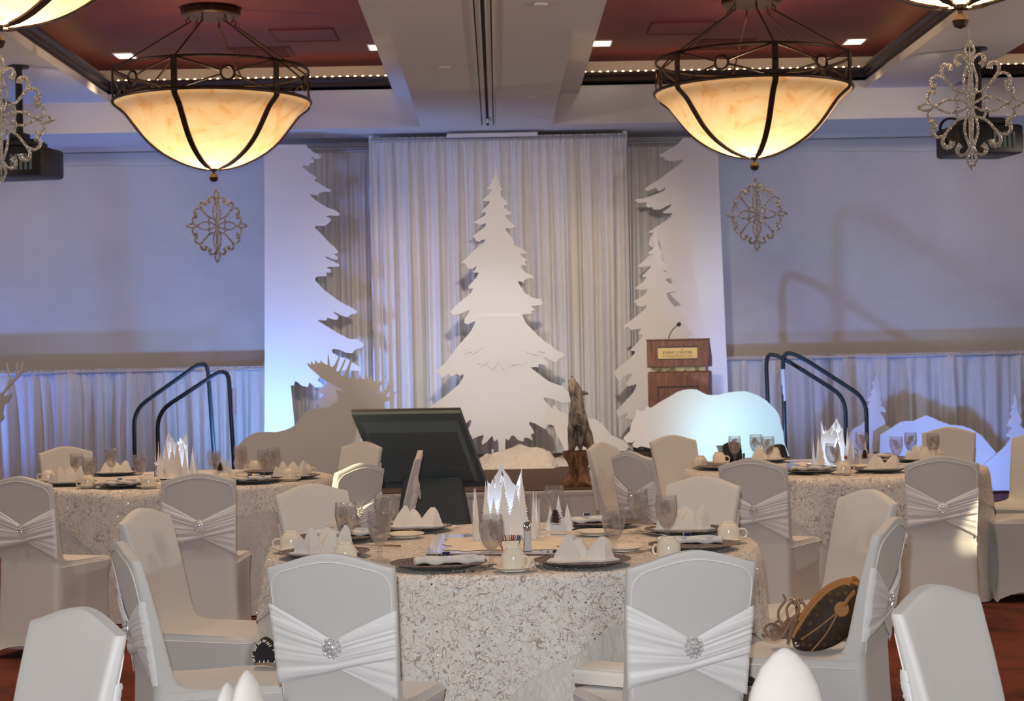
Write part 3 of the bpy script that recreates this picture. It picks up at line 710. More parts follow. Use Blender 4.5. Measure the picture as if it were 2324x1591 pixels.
# steps under the handrails
for sx, lab in ((-1, 'carpeted steps at the left end of the stage'), (1, 'carpeted steps at the right end of the stage')):
    t = thing('stage_steps', lab, 'steps', (0.05 + sx * 2.57, 16.95 + 0.92 * (sx > 0), 0), 0, 'stage steps')
    for k in range(3):
        b = bmesh.new(); x0 = sx * k * 0.28; x1 = sx * (k + 1) * 0.28; h = 0.375 - k * 0.125
        box(b, min(x0, x1), max(x0, x1), -0.27, 0.27, 0, h); obj('step', b, M['stage'], t)
def handrail(label, pts, Y, tape=None):
    P = [at(px, py, Y) for px, py in pts]
    for q in (0, -1): P[q].z = 0.0
    o = P[0].copy(); o.z = 0
    t = thing('handrail', label, 'handrail', o, 0, 'stage step handrails')
    b = bmesh.new()
    # rounded corners
    R = [P[0]]
    for i in range(1, len(P) - 1):
        a, c, d = P[i - 1], P[i], P[i + 1]
        la = min(0.16, (a - c).length * 0.45); lb = min(0.16, (d - c).length * 0.45)
        s_, e_ = c + (a - c).normalized() * la, c + (d - c).normalized() * lb
        for k in range(6):
            tt = k / 5; R.append(s_ * (1 - tt) ** 2 + c * 2 * tt * (1 - tt) + e_ * tt ** 2)
    R.append(P[-1])
    tube(b, [q - o for q in R], 0.021, 12); obj('tube', b, M['rail'], t, True)
    for q in (P[0], P[-1]):
        b = bmesh.new(); lathe(b, [(0, 0), (0.05, 0), (0.05, 0.012), (0.03, 0.02), (0, 0.02)], 14, 0, Matrix.Translation(q - o)); obj('foot_plate', b, M['rail'], t, True)
    if tape:
        a, c = at(tape[0], tape[1], Y), at(tape[2], tape[3], Y)
        b = bmesh.new(); tube(b, [a - o, c - o], 0.0225, 12); obj('label_sleeve', b, M['railtape'], t, True)
    return t
handrail('bent black handrail left of the stage, the taller one further left', [(308, 1180), (304, 930), (470, 812), (496, 1180)], 17.3)
handrail('bent black handrail left of the stage, the lower one nearer the moose', [(362, 1180), (357, 935), (518, 830), (538, 1180)], 16.6, (531, 880, 533, 940))
handrail('bent black handrail right of the stage, starting nearer the lectern', [(1752, 1160), (1738, 802), (1770, 808), (1918, 900), (1925, 1160)], 17.55)
handrail('bent black handrail right of the stage, with a pale label sleeve on its post', [(1786, 1160), (1776, 798), (1812, 806), (1966, 905), (1970, 1160)], 17.2, (1777, 838, 1780, 910))

# ================================================================== CUT-OUTS
def cutout(name, label, cat, pts, Y, th=0.04, group=None, foot=True, zmin=None, extra=None):
    P = [at(px, py, Y) for px, py in pts]
    if zmin is not None:
        for q in P: q.z = max(q.z, zmin)
    zb = min(q.z for q in P); xs_ = [q.x for q in P]; o = Vector(((min(xs_) + max(xs_)) / 2, Y, zb))
    b = bmesh.new(); prism(b, [q - o for q in P], (0, th, 0))
    t = thing(name, label, cat, o, 0, group)
    obj('panel', b, M['foam'], t)
    if foot:
        for fx in (-0.06, 0.06):
            b = bmesh.new(); wx = fx * (max(xs_) - min(xs_))
            prism(b, [(wx, th, 0), (wx, th + 0.16, 0), (wx, th, 0.10)], (0.02, 0, 0)); obj('brace', b, M['foam'], t)
    if extra:
        E = [at(px, py, Y) - o for px, py in extra]
        b = bmesh.new(); prism(b, [e + Vector((0, -0.012, 0)) for e in E], (0, 0.011, 0)); obj('snow_layer', b, M['foam'], t)
    return t
def zc(pts, ox, oy, s): return [(ox + x / s, oy + y / s) for x, y in pts]
C1 = [(750, 30), (735, 150), (700, 185), (712, 205), (690, 235), (655, 270), (715, 275), (690, 310), (612, 385), (640, 395), (690, 390), (680, 420), (605, 500), (600, 510), (650, 508), (640, 540), (530, 605), (525, 622), (560, 625), (590, 640), (655, 618), (640, 655), (510, 760), (530, 770), (540, 800), (580, 815), (610, 790), (640, 790), (620, 830), (560, 870), (385, 1040), (430, 1035), (470, 1090), (510, 1090), (560, 1060), (530, 1110), (520, 1130), (575, 1130), (560, 1170), (470, 1270), (475, 1300), (515, 1290), (500, 1335), (350, 1460), (275, 1535)]
C2 = [(310, 115), (355, 110), (480, 65), (470, 95), (430, 150), (425, 195), (460, 210), (540, 175), (535, 205), (480, 300), (370, 420), (280, 545), (230, 610), (120, 700), (160, 710), (195, 760), (240, 740), (270, 715), (295, 750), (345, 720), (385, 740), (415, 720), (420, 745), (370, 830), (240, 940), (20, 1100), (40, 1140), (200, 1170), (330, 1240), (430, 1250), (480, 1195), (500, 1200), (495, 1240), (450, 1320), (470, 1360), (500, 1355), (510, 1395), (560, 1370), (620, 1350), (625, 1370), (605, 1430), (615, 1455), (660, 1420), (715, 1360), (735, 1420), (765, 1395), (780, 1440), (780, 1700), (850, 1700), (850, 1440), (855, 1390), (885, 1410), (915, 1355), (940, 1360), (980, 1405), (1035, 1420), (1045, 1380), (1080, 1380), (1135, 1410), (1120, 1370), (1115, 1345), (1150, 1330), (1130, 1290), (1095, 1240), (1100, 1215), (1160, 1235), (1210, 1265), (1260, 1290), (1300, 1275), (1295, 1240), (1390, 1190), (1330, 1075), (1245, 985), (1250, 962), (1320, 975), (1440, 1020), (1520, 1010), (1560, 960), (1440, 850), (1300, 800), (1110, 655), (1165, 650), (1190, 655), (1195, 620), (1240, 625), (1285, 640), (1295, 620), (1245, 545), (1300, 570), (1370, 605), (1400, 570), (1465, 530), (1440, 505), (1350, 460), (1320, 420), (1270, 400), (1180, 320), (1060, 195), (1025, 110), (1130, 100), (1120, 75), (1160, 60), (1110, 20)]
C3 = [(1225, 1465), (1235, 1440), (1215, 1405), (1130, 1390), (1050, 1340), (985, 1240), (985, 1215), (1040, 1235), (1050, 1205), (1090, 1190), (1140, 1190), (1140, 1165), (1060, 1130), (1010, 1080), (1015, 1050), (1070, 1065), (1050, 1015), (1080, 1000), (1020, 965), (995, 935), (1060, 940), (1075, 920), (1000, 875), (940, 845), (940, 805), (900, 750), (855, 690), (855, 670), (905, 680), (960, 660), (850, 560), (848, 540), (900, 535), (915, 515), (840, 465), (838, 440), (875, 430), (870, 405), (800, 335), (800, 290), (825, 275), (790, 240), (785, 200), (768, 150)]
centre = zc(C1, 960, 370, 4.547) + zc(C2, 960, 690, 4.547) + zc(C3, 960, 370, 4.547)
L2 = zc([(420, 470), (440, 480), (430, 520), (480, 490), (520, 520), (610, 450), (550, 620), (600, 610), (590, 650), (690, 590), (660, 630), (720, 680), (780, 600), (800, 650), (860, 700), (870, 640), (905, 600), (900, 640), (1000, 620), (1010, 655), (1060, 590), (1090, 640), (1080, 570), (1045, 480), (1110, 520), (1190, 530), (1195, 490), (1260, 500), (1265, 470), (1220, 380), (1060, 220), (1000, 120), (560, 120), (545, 230), (490, 320)], 960, 690, 4.547)
cutout('tree_cutout', 'tall white spruce cutout in the middle of the stage', 'tree cutout', centre, 17.0, 0.045, 'white tree cutouts', extra=L2, zmin=0.5)
T1 = [(55, 45), (555, 45), (580, 85), (640, 130), (735, 180), (720, 205), (660, 215), (625, 190), (620, 210), (655, 240), (650, 255), (600, 265), (585, 300), (515, 290), (510, 310), (580, 370), (640, 415), (690, 440), (660, 460), (665, 485), (720, 515), (850, 590), (850, 610), (770, 605), (710, 625), (695, 655), (610, 640), (605, 660), (700, 735), (820, 805), (900, 830), (960, 870), (945, 900), (860, 895), (800, 905), (855, 940), (850, 960), (810, 1000), (780, 1020), (665, 1020), (660, 1045), (760, 1140), (830, 1220), (900, 1280), (940, 1335), (930, 1355), (890, 1360), (940, 1400), (930, 1430), (870, 1420), (780, 1385), (800, 1410), (960, 1485), (950, 1510), (800, 1520), (860, 1555), (850, 1582), (795, 1585), (810, 1625), (690, 1630), (665, 1650), (665, 1680), (770, 1790), (900, 1890), (1000, 1955), (1110, 2010), (1175, 2055), (1150, 2080), (1090, 2090), (1060, 2120), (1000, 2110), (890, 2055), (885, 2065), (945, 2110), (935, 2150), (880, 2150), (810, 2125), (800, 2160), (705, 2155), (700, 2165), (780, 2215), (930, 2310), (1080, 2385), (1170, 2385), (1255, 2450), (1235, 2485), (1150, 2510), (1110, 2555), (1040, 2550), (960, 2515), (880, 2500), (865, 2520), (870, 2550), (960, 2600), (1050, 2620), (1110, 2665), (1220, 2730), (1210, 2770), (1130, 2765), (1040, 2755), (900, 2790)]
left = zc(T1, 590, 320, 5.304) + [(725, 856), (721, 863), (735, 876), (718, 880), (701, 868), (699, 878), (685, 876), (675, 867), (669, 865), (667, 874), (660, 876), (664, 919), (669, 967), (672, 1063), (601, 1063)]
cutout('tree_cutout', 'tall white half spruce cutout with a straight left edge, glowing blue at its foot', 'tree cutout', left, 17.75, 0.04, 'white tree cutouts', zmin=0.5)
R1 = [(910, 10), (850, 80), (780, 130), (610, 225), (625, 240), (675, 245), (690, 285), (740, 290), (800, 300), (850, 285), (900, 275), (905, 290), (870, 330), (780, 390), (640, 500), (540, 560), (450, 620), (445, 640), (480, 655), (540, 630), (575, 615), (590, 630), (600, 655), (640, 650), (680, 615), (690, 630), (660, 660), (540, 705), (430, 745), (335, 755), (330, 775), (370, 800), (440, 790), (470, 795), (455, 830), (480, 855), (530, 850), (545, 875), (620, 880), (700, 840), (755, 815), (760, 830), (730, 860), (655, 910), (690, 925), (770, 920), (770, 945), (740, 980), (560, 1100), (485, 1150), (500, 1160), (545, 1150), (520, 1200), (500, 1240), (488, 1300), (515, 1325), (560, 1340), (520, 1410), (350, 1565), (420, 1575), (520, 1560), (600, 1700)]
right = zc(R1, 1380, 310, 5.303) + [(1490, 700), (1510, 1052), (1655, 1050), (1652, 880), (1640, 600), (1628, 316)]
cutout('tree_cutout', 'tall white half spruce cutout with a straight right edge behind the lectern', 'tree cutout', right, 17.75, 0.04, 'white tree cutouts', zmin=0.5)
s1 = zc([(725, 1590), (700, 1540), (640, 1470), (655, 1455), (640, 1440), (635, 1420), (680, 1415), (640, 1380), (600, 1290), (600, 1230), (575, 1110), (565, 1105), (550, 1180), (540, 1260), (545, 1310), (555, 1320), (530, 1360), (480, 1400), (490, 1415), (545, 1415), (545, 1440), (500, 1500), (425, 1545), (430, 1560), (510, 1555)], 1380, 310, 5.303)
s2 = zc([(430, 15), (420, 40), (340, 115), (345, 130), (385, 125), (370, 160), (270, 240), (330, 260), (395, 245), (385, 290), (255, 375), (280, 385), (290, 415), (340, 425), (385, 405), (380, 440), (285, 520), (160, 615), (160, 640), (205, 625), (230, 660), (330, 640), (330, 655), (305, 695), (345, 705), (335, 740), (220, 865), (270, 870), (265, 900), (45, 1090), (70, 1110), (85, 1140), (110, 1180), (150, 1130), (225, 1095), (235, 1110), (180, 1200), (200, 1225), (280, 1200), (285, 1220), (250, 1290), (85, 1470), (100, 1540), (190, 1485), (195, 1500), (170, 1540), (250, 1560), (380, 1600), (470, 1990), (640, 1990), (720, 1640), (950, 1500), (900, 1200), (1020, 1100), (880, 900), (800, 725), (830, 700), (790, 650), (815, 640), (760, 590), (740, 550), (795, 545), (665, 450), (670, 430), (600, 340), (585, 290), (690, 265), (575, 155), (635, 130), (565, 80), (560, 65), (605, 45)], 1380, 600, 4.42)
cutout('tree_cutout', 'medium white spruce cutout standing behind the lectern', 'tree cutout', s1 + s2, 17.1, 0.04, 'white tree cutouts', zmin=0.5)
cutout('tree_cutout', 'small white spruce cutout tucked between moose neck and antlers', 'tree cutout', [(768, 846), (752, 856), (758, 858), (737, 868), (742, 870), (721, 888), (728, 892), (736, 896), (713, 914), (725, 920), (712, 960), (735, 1060), (800, 1060), (830, 960), (806, 915), (815, 912), (790, 885), (798, 882), (780, 862), (784, 858)], 15.9, 0.03, 'white tree cutouts', zmin=0.5)
moose = zc([(40, 1110), (120, 1030), (220, 965), (280, 950), (380, 943), (460, 950), (530, 938), (600, 920), (690, 870), (740, 810), (790, 740), (840, 700), (900, 685), (1060, 670), (1130, 630), (1175, 590), (1185, 560), (1160, 500), (1150, 475), (1200, 480), (1235, 500), (1240, 490), (1200, 440), (1130, 415), (1000, 345), (950, 300), (890, 250), (850, 210), (835, 180), (835, 165), (870, 190), (875, 150), (900, 180), (915, 180), (920, 130), (940, 165), (975, 170), (980, 140), (1005, 165), (1060, 195), (1065, 65), (1085, 195), (1110, 220), (1140, 190), (1195, 75), (1200, 90), (1155, 240), (1160, 265), (1190, 260), (1260, 110), (1265, 130), (1200, 290), (1210, 320), (1240, 315), (1260, 270), (1330, 105), (1335, 130), (1290, 310), (1310, 335), (1340, 325), (1365, 355), (1410, 350), (1425, 300), (1440, 345), (1480, 350), (1495, 275), (1510, 340), (1535, 335), (1555, 295), (1565, 370), (1590, 375), (1610, 340), (1610, 395), (1640, 400), (1720, 305), (1715, 325), (1600, 500), (1605, 520), (1640, 510), (1650, 480), (1665, 510), (1720, 470), (1745, 365), (1755, 440), (1810, 375), (1800, 400), (1715, 550), (1745, 555), (1830, 485), (1825, 510), (1790, 545), (1830, 540), (1770, 590), (1700, 610), (1700, 680), (1680, 760), (1650, 820), (1590, 845), (1500, 840), (1420, 830), (1380, 900), (1370, 980), (1320, 1090), (1330, 1200), (1280, 1400), (1280, 1600), (1240, 2072), (1120, 2072), (1120, 1650), (420, 1650), (400, 2072), (260, 2072), (200, 1650), (60, 1500), (0, 1300)], 530, 790, 4.9725)
cutout('moose_cutout', 'white moose silhouette with wide antlers in front of the left half tree', 'animal cutout', moose, 14.0, 0.035, 'white animal cutouts', zmin=0.5)
bear = zc([(85, 740), (165, 660), (180, 560), (225, 480), (240, 395), (260, 385), (290, 400), (320, 405), (345, 395), (360, 360), (385, 345), (430, 365), (530, 300), (670, 220), (760, 165), (830, 140), (930, 128), (1010, 135), (1060, 165), (1140, 200), (1200, 205), (1290, 200), (1400, 168), (1580, 155), (1640, 160), (1780, 210), (1880, 275), (1990, 380), (2040, 460), (2055, 520), (2055, 560), (2090, 660), (2105, 800), (2140, 900), (2170, 975), (2165, 1040), (1440, 1040), (1430, 960), (1420, 830), (1245, 835), (1270, 900), (1290, 1040), (1030, 1040), (960, 900), (700, 920), (640, 1040), (470, 1040), (440, 880), (380, 860), (300, 845), (250, 870), (200, 850), (195, 820), (225, 780), (190, 800), (120, 795), (85, 760)], 1400, 860, 5.5333)
cutout('bear_cutout', 'white bear silhouette glowing cyan in front of the lectern', 'animal cutout', bear, 16.0, 0.04, 'white animal cutouts', zmin=0.5)
fox = zc([(195, 690), (225, 645), (275, 615), (280, 505), (345, 550), (365, 485), (450, 575), (600, 630), (760, 660), (890, 665), (960, 720), (1090, 870), (1240, 930), (1345, 1050), (1150, 1068), (1020, 1010), (960, 1150), (560, 1150), (480, 1000), (390, 830), (365, 745), (300, 728), (215, 712)], 1190, 830, 5.486)
cutout('wolf_cutout', 'white sitting wolf silhouette behind the painted wolf statue', 'animal cutout', fox, 16.4, 0.03, 'white animal cutouts', zmin=0.5)
deer = zc([(0, 930), (20, 935), (110, 810), (130, 740), (75, 520), (90, 515), (150, 740), (165, 750), (225, 690), (215, 520), (235, 505), (245, 650), (265, 655), (310, 495), (330, 500), (320, 620), (270, 690), (150, 820), (60, 920), (35, 985), (60, 975), (170, 935), (110, 1060), (70, 1075), (45, 1110), (40, 1200), (35, 1220), (50, 1250), (45, 1300), (0, 1330), (-60, 1420), (-120, 1700), (-150, 2050), (-180, 2690), (-300, 2690), (-330, 2050), (-900, 2000), (-980, 2690), (-1100, 2690), (-1150, 1750), (-600, 1600), (-330, 1350), (-220, 1050), (-120, 930), (-300, 700), (-280, 690), (-90, 900)], 0, 740, 6.12)
cutout('deer_cutout', 'white stag silhouette cut off by the left edge of the picture', 'animal cutout', deer, 17.0, 0.03, 'white animal cutouts', zmin=0.0)
tA = zc([(390, -70), (365, -10), (372, 10), (330, 60), (355, 110), (310, 180), (335, 195), (270, 285), (310, 290), (265, 370), (300, 390), (255, 470), (280, 510), (200, 590), (90, 645), (30, 760), (0, 1480), (620, 1480), (640, 700), (570, 625), (520, 600), (510, 580), (500, 530), (445, 430), (520, 425), (490, 370), (450, 340), (470, 315), (440, 260), (450, 170), (425, 110), (432, 60), (405, -10)], 1920, 860, 5.683)
cutout('tree_cutout', 'white spruce cutout on a snowbank beside the right handrail', 'tree cutout', tA, 18.05, 0.03, 'white tree cutouts', zmin=0.0)
mA = zc([(440, 720), (590, 632), (650, 590), (700, 560), (760, 545), (880, 540), (960, 500), (1000, 478), (1040, 472), (1100, 492), (1180, 530), (1260, 565), (1340, 590), (1500, 605), (1600, 640), (1740, 720), (1850, 850), (1945, 965), (1990, 1050), (2000, 1450), (420, 1450)], 1920, 860, 5.683)
cutout('mountain_cutout', 'long white mountain cutout with a smooth ridge behind the right table', 'mountain cutout', mA, 17.95, 0.03, 'white mountain cutouts', zmin=0.0)
tB = zc([(2180, 190), (2165, 310), (2130, 380), (2150, 390), (2105, 460), (2140, 475), (2070, 600), (2140, 630), (2060, 735), (2125, 762), (2060, 860), (2010, 912), (1945, 965), (1790, 1100), (1760, 1440), (2560, 1440), (2500, 960), (2360, 760), (2300, 740), (2320, 660), (2240, 600), (2270, 540), (2225, 440), (2200, 380), (2205, 300)], 1920, 860, 5.683)
cutout('tree_cutout', 'white spruce cutout over a bright blue snowbank at the right edge', 'tree cutout', tB, 17.85, 0.03, 'white tree cutouts', zmin=0.0)

# cotton batting along the stage front
def batting(name, label, x0, x1, y0, y1, z, h, seed):
    r = random.Random(seed); ph = [r.uniform(0, 6.28) for _ in range(6)]
    b = bmesh.new()
    def fn(u, v):
        x = x0 + (x1 - x0) * u; y = y0 + (y1 - y0) * v
        e = min(1.0, 7 * min(u, 1 - u), 5 * min(v, 1 - v) + 0.0)
        e = max(0.0, e) ** 0.5
        n = 0.62 + 0.16 * math.sin(x * 9 + ph[0]) + 0.12 * math.sin(x * 17 + y * 9 + ph[1]) + 0.10 * math.sin(y * 21 + ph[2]) + 0.05 * math.sin(x * 41 + y * 37 + ph[3])
        return (x + 0.03 * math.sin(y * 30 + ph[4]), y + 0.03 * math.sin(x * 13 + ph[5]) * e, z + h * e * n)
    sheet(b, fn, 90, 26)
    tag(obj(name, b, M['batting'], smooth='all'), label, 'batting')
a = at(1085, 1058, 15.5).x; c = at(1262, 1055, 15.5).x
batting('cotton_snow', 'puffy cotton snow batting on the stage in front of the centre tree', a, c, 15.43, 16.3, 0.502, 0.19, 2)
batting('cotton_snow', 'strip of cotton snow on the stage between the wolf statue and bear', at(1340, 1055, 15.5).x, at(1500, 1055, 15.5).x, 15.43, 15.9, 0.502, 0.12, 5)
bm = bmesh.new()
g0, g1, g2 = ground(1215, 1061, 0.503), ground(1300, 1058, 0.503), ground(1290, 1030, 0.503)
prism(bm, [g0, g1, g2, ground(1262, 1040, 0.503)], (0, 0, 0.006)); tag(obj('paper_sheet', bm, M['paper']), 'flat pale sheet on the stage edge beside the cotton snow', 'sheet')

# ================================================================== UPLIGHT FIXTURES
def uplight(label, x, y, z, rz):
    t = thing('uplight', label, 'uplight', (x, y, z), rz, 'stage uplights')
    R_ = Matrix.Translation((0, 0, 0.12)) @ Matrix.Rotation(math.radians(-35), 4, 'X')
    b = bmesh.new(); lathe(b, [(0.0, -0.09), (0.06, -0.09), (0.085, -0.05), (0.085, 0.07), (0.075, 0.07), (0.072, 0.05)], 20, 0, R_, cap=False); obj('can', b, M['black'], t, True)
    b = bmesh.new(); lathe(b, [(0.0, 0.045), (0.072, 0.045), (0.072, 0.04), (0.0, 0.04)], 20, 0, R_); obj('lens', b, M['lens'], t)
    b = bmesh.new(); tube(b, [(-0.1, 0, 0.12), (-0.1, 0, 0.01), (0.1, 0, 0.01), (0.1, 0, 0.12)], 0.01, 6); obj('yoke', b, M['black'], t)
    return t
uplight('small black stage light in front of the bear silhouette', 2.02, 15.08, 0.5, 0.0)
uplight('small black stage light standing on the stage in front of the right handrail', 2.32, 14.5, 0.5, 0.2)
uplight('small black stage light on the floor in front of the mountain cutout', 4.55, 16.68, 0.0, 0)
uplight('small black stage light on the stage behind the moose', -2.30, 16.6, 0.5, 0)

# ================================================================== LECTERN
lx = at(1551, 900, 16.25).x
t = thing('lectern', 'walnut lectern with a brass plaque behind the bear silhouette', 'lectern', (lx, 16.5, 0.5), math.radians(-11))
W2 = 0.285
b = bmesh.new(); bbox(b, -W2, W2, -0.22, 0.22, 0.0, 0.835, 0.008, 1); obj('body', b, M['walnut'], t)
b = bmesh.new()
for a in ((-W2 + .0, -W2 + .085, 0.03, 0.82), (W2 - .085, W2, 0.03, 0.82), (-W2 + .085, W2 - .085, 0.70, 0.82), (-W2 + .085, W2 - .085, 0.03, 0.12)): box(b, a[0], a[1], -0.236, -0.22, a[2], a[3])
obj('front_frame', b, M['walnut'], t)
b = bmesh.new()
for a in ((-W2 + .085, -W2 + .10, .12, .70), (W2 - .10, W2 - .085, .12, .70), (-W2 + .1, W2 - .1, .685, .70), (-W2 + .1, W2 - .1, .12, .135)): box(b, a[0], a[1], -0.231, -0.218, a[2], a[3])
obj('bead', b, M['molding'], t)
b = bmesh.new(); box(b, -W2 + 0.03, W2 - 0.03, -0.2, 0.2, 0.833, 0.878); obj('marble_band', b, M['marble'], t)
b = bmesh.new(); prism(b, [(-W2 - .004, -0.23, .876), (-W2 - .004, 0.23, .876), (-W2 - .004, 0.23, .97), (-W2 - .004, -0.05, 1.13), (-W2 - .004, -0.23, 1.13)], (2 * W2 + .008, 0, 0)); hd = obj('desk', b, M['walnut'], t)
b = bmesh.new()
for a in ((-W2, -W2 + .10, .885, 1.12), (W2 - .10, W2, .885, 1.12), (-W2 + .10, W2 - .10, 1.07, 1.12), (-W2 + .10, W2 - .10, .885, .945)): box(b, a[0], a[1], -0.242, -0.23, a[2], a[3])
obj('head_frame', b, M['walnut'], hd)
b = bmesh.new()
for a in ((-.200, -.186, .945, 1.07), (.186, .200, .945, 1.07), (-.2, .2, 1.058, 1.07), (-.2, .2, .945, .957)): box(b, a[0], a[1], -0.2395, -0.229, a[2], a[3])
obj('bead', b, M['molding'], hd)
b = bmesh.new(); box(b, -W2 - .008, W2 + .008, -0.25, -0.05, 1.13, 1.142); obj('top_edge', b, M['walnut'], hd)
b = bmesh.new(); box(b, -0.186, 0.186, -0.236, -0.229, 0.957, 1.058); pq = obj('plaque', b, M['brass'], t)
def text(body, size, loc, parent, material, sx=1.0):
    cu = bpy.data.curves.new('lettering', 'FONT'); cu.body = body; cu.size = size; cu.align_x = 'CENTER'; cu.align_y = 'CENTER'; cu.extrude = 0.0008
    cu.materials.append(material); o = bpy.data.objects.new('lettering', cu); COL.objects.link(o); o.parent = parent
    o.location = loc; o.rotation_euler = (PI / 2, 0, 0); o.scale = (sx, 1, 1)
    bpy.context.view_layer.update(); me = bpy.data.meshes.new_from_object(o); bpy.data.objects.remove(o)
    o = bpy.data.objects.new('lettering', me); COL.objects.link(o); o.parent = parent
    o.location = loc; o.rotation_euler = (PI / 2, 0, 0); o.scale = (sx, 1, 1); return o
text('EVENT CENTER', 0.036, (0.0, -0.2375, 1.012), pq, M['ink'], 1.12)
text('AT SANDIA GOLF CLUB', 0.022, (0.0, -0.2375, 0.975), pq, M['ink2'], 1.18)
b = bmesh.new(); box(b, -0.135, 0.135, -0.2385, -0.2365, 0.9885, 0.9900); lathe(b, [(0, 0), (0.006, 0), (0.006, 0.002), (0, 0.002)], 10, 0, Matrix.Translation((-0.01, -0.2365, 0.989)) @ Matrix.Rotation(PI / 2, 4, 'X')); obj('rule', b, M['ink2'], pq)
b = bmesh.new()
tube(b, spline([(0.035, -0.2375, 1.037), (0.05, -0.2375, 1.046), (0.042, -0.2375, 1.052), (0.055, -0.2375, 1.040), (0.062, -0.2375, 1.036)], 4), 0.0014, 5); obj('emblem', b, M['ink'], pq)
mp = [at(1517, 772, 16.4), at(1519, 762, 16.4), at(1527, 748, 16.4), at(1538, 738, 16.4)]
b = bmesh.new(); tube(b, spline([Vector((q.x, 16.4, q.z)) for q in mp], 6), 0.0045, 6)
mc = thing('microphone', 'gooseneck microphone curving up from the lectern top', 'microphone', (mp[0].x, 16.4, mp[0].z - 0.01))
o = obj('gooseneck', b, M['black'], mc, True); o.location = -mc.location
b = bmesh.new(); lathe(b, [(0, -0.02), (0.014, -0.015), (0.02, 0.0), (0.016, 0.018), (0, 0.026)], 14, 0, Matrix.Translation(mp[3] - mc.location + Vector((0.01, 0, 0.006))) @ Matrix.Rotation(0.9, 4, 'Y')); obj('capsule', b, M['black'], mc, True)
b = bmesh.new(); lathe(b, [(0, -0.012), (0.022, -0.012), (0.02, 0.004), (0, 0.006)], 14); obj('base', b, M['black'], mc, True)

# ================================================================== MONITOR
def monitor():
    D = 12.0
    A = at(797, 944, D); B = at(1046, 940, D + 0.05)
    t = thing('stage_monitor', 'big black display screen tilted back toward the stage, seen from behind', 'monitor', (at(970, 1190, D + 0.4).x, D + 0.4, 0))
    o = t.location
    ux = (B - A); Wd = ux.length; ux.normalize()
    dn = (at(1107, 1108, D + 0.52) - B); Ht = dn.length; dn.normalize()
    nrm = ux.cross(dn).normalized()           # points to the camera or away
    if nrm.y > 0: nrm = -nrm
    def q(u, v, w_): return A + ux * (u * Wd) + dn * (v * Ht) + nrm * w_ - o
    b = bmesh.new(); prism(b, [q(0, 0, -0.05), q(1, 0, -0.05), q(1, 1, -0.05), q(0, 1, -0.05)], -nrm * 0.02); obj('front_bezel', b, M['black'], t)
    b = bmesh.new(); prism(b, [q(0.003, 0.004, -0.05), q(0.997, 0.004, -0.05), q(0.997, 0.996, -0.05), q(0.003, 0.996, -0.05)], nrm * 0.035); obj('housing', b, M['tv'], t)
    b = bmesh.new()
    o1 = [q(0.05, 0.10, -0.016), q(0.95, 0.10, -0.016), q(0.95, 0.93, -0.016), q(0.05, 0.93, -0.016)]
    i1 = [q(0.09, 0.20, 0.022), q(0.91, 0.20, 0.022), q(0.91, 0.86, 0.022), q(0.09, 0.86, 0.022)]
    va = [b.verts.new(x) for x in o1]; vb = [b.verts.new(x) for x in i1]
    b.faces.new(va); b.faces.new(vb)
    for k in range(4): b.faces.new((va[k], va[(k + 1) % 4], vb[(k + 1) % 4], vb[k]))
    bp = obj('back_panel', b, M['tv'], t)
    for (u, v) in ((0.33, 0.33), (0.52, 0.34), (0.33, 0.5), (0.52, 0.5)):
        b = bmesh.new(); lathe(b, [(0, 0), (0.006, 0), (0.006, 0.004), (0, 0.005)], 8, 0, Matrix.Translation(q(u, v, 0.022)) @ nrm.to_track_quat('Z', 'Y').to_matrix().to_4x4()); obj('screw', b, M['chrome'], bp)
    b = bmesh.new(); bb = [q(0.93, 0.60, -0.0145), q(0.965, 0.60, -0.0145), q(0.965, 0.68, -0.0145), q(0.93, 0.68, -0.0145)]; tube(b, bb, 0.0016, 4, closed=True); obj('badge', b, M['silver'], t)
    for k in range(5):
        b = bmesh.new(); tube(b, [q(0.70 + 0.035 * k, 0.66, 0.024), q(0.72 + 0.035 * k, 0.70, 0.024)], 0.002, 4); obj('vent_slot', b, M['silver'], bp)
    # draped stand under the screen
    lo = [at(905, 1195, D + 0.35), at(1060, 1192, D + 0.35)]; hi = [at(915, 1085, D + 0.35), at(1050, 1085, D + 0.35)]
    zt_ = hi[0].z
    def fn(u, v):
        a = 2 * PI * u; z = zt_ * (1 - v)
        cx = (lo[0].x + lo[1].x) / 2; rx = (hi[1].x - hi[0].x) / 2 + 0.10 * v + 0.012 * v * math.sin(9 * a); ry = 0.20 + 0.05 * v + 0.012 * v * math.sin(7 * a)
        c_, s_ = math.cos(a), math.sin(a)
        e = lambda q_: math.copysign(abs(q_) ** 0.5, q_)
        return (cx + rx * e(c_) - o.x, D + 0.50 + ry * e(s_) - o.y, z)
    b = bmesh.new(); g = sheet(b, fn, 72, 12, close_u=True); b.faces.new([c_[0] for c_ in g]); obj('draped_stand', b, M['tvcloth'], t, True)
    b = bmesh.new(); a1 = q(0.45, 0.62, 0.0); tube(b, [a1, (a1.x, D + 0.5 - o.y, zt_ - 0.03)], 0.03, 8); obj('neck', b, M['black'], t)
monitor()

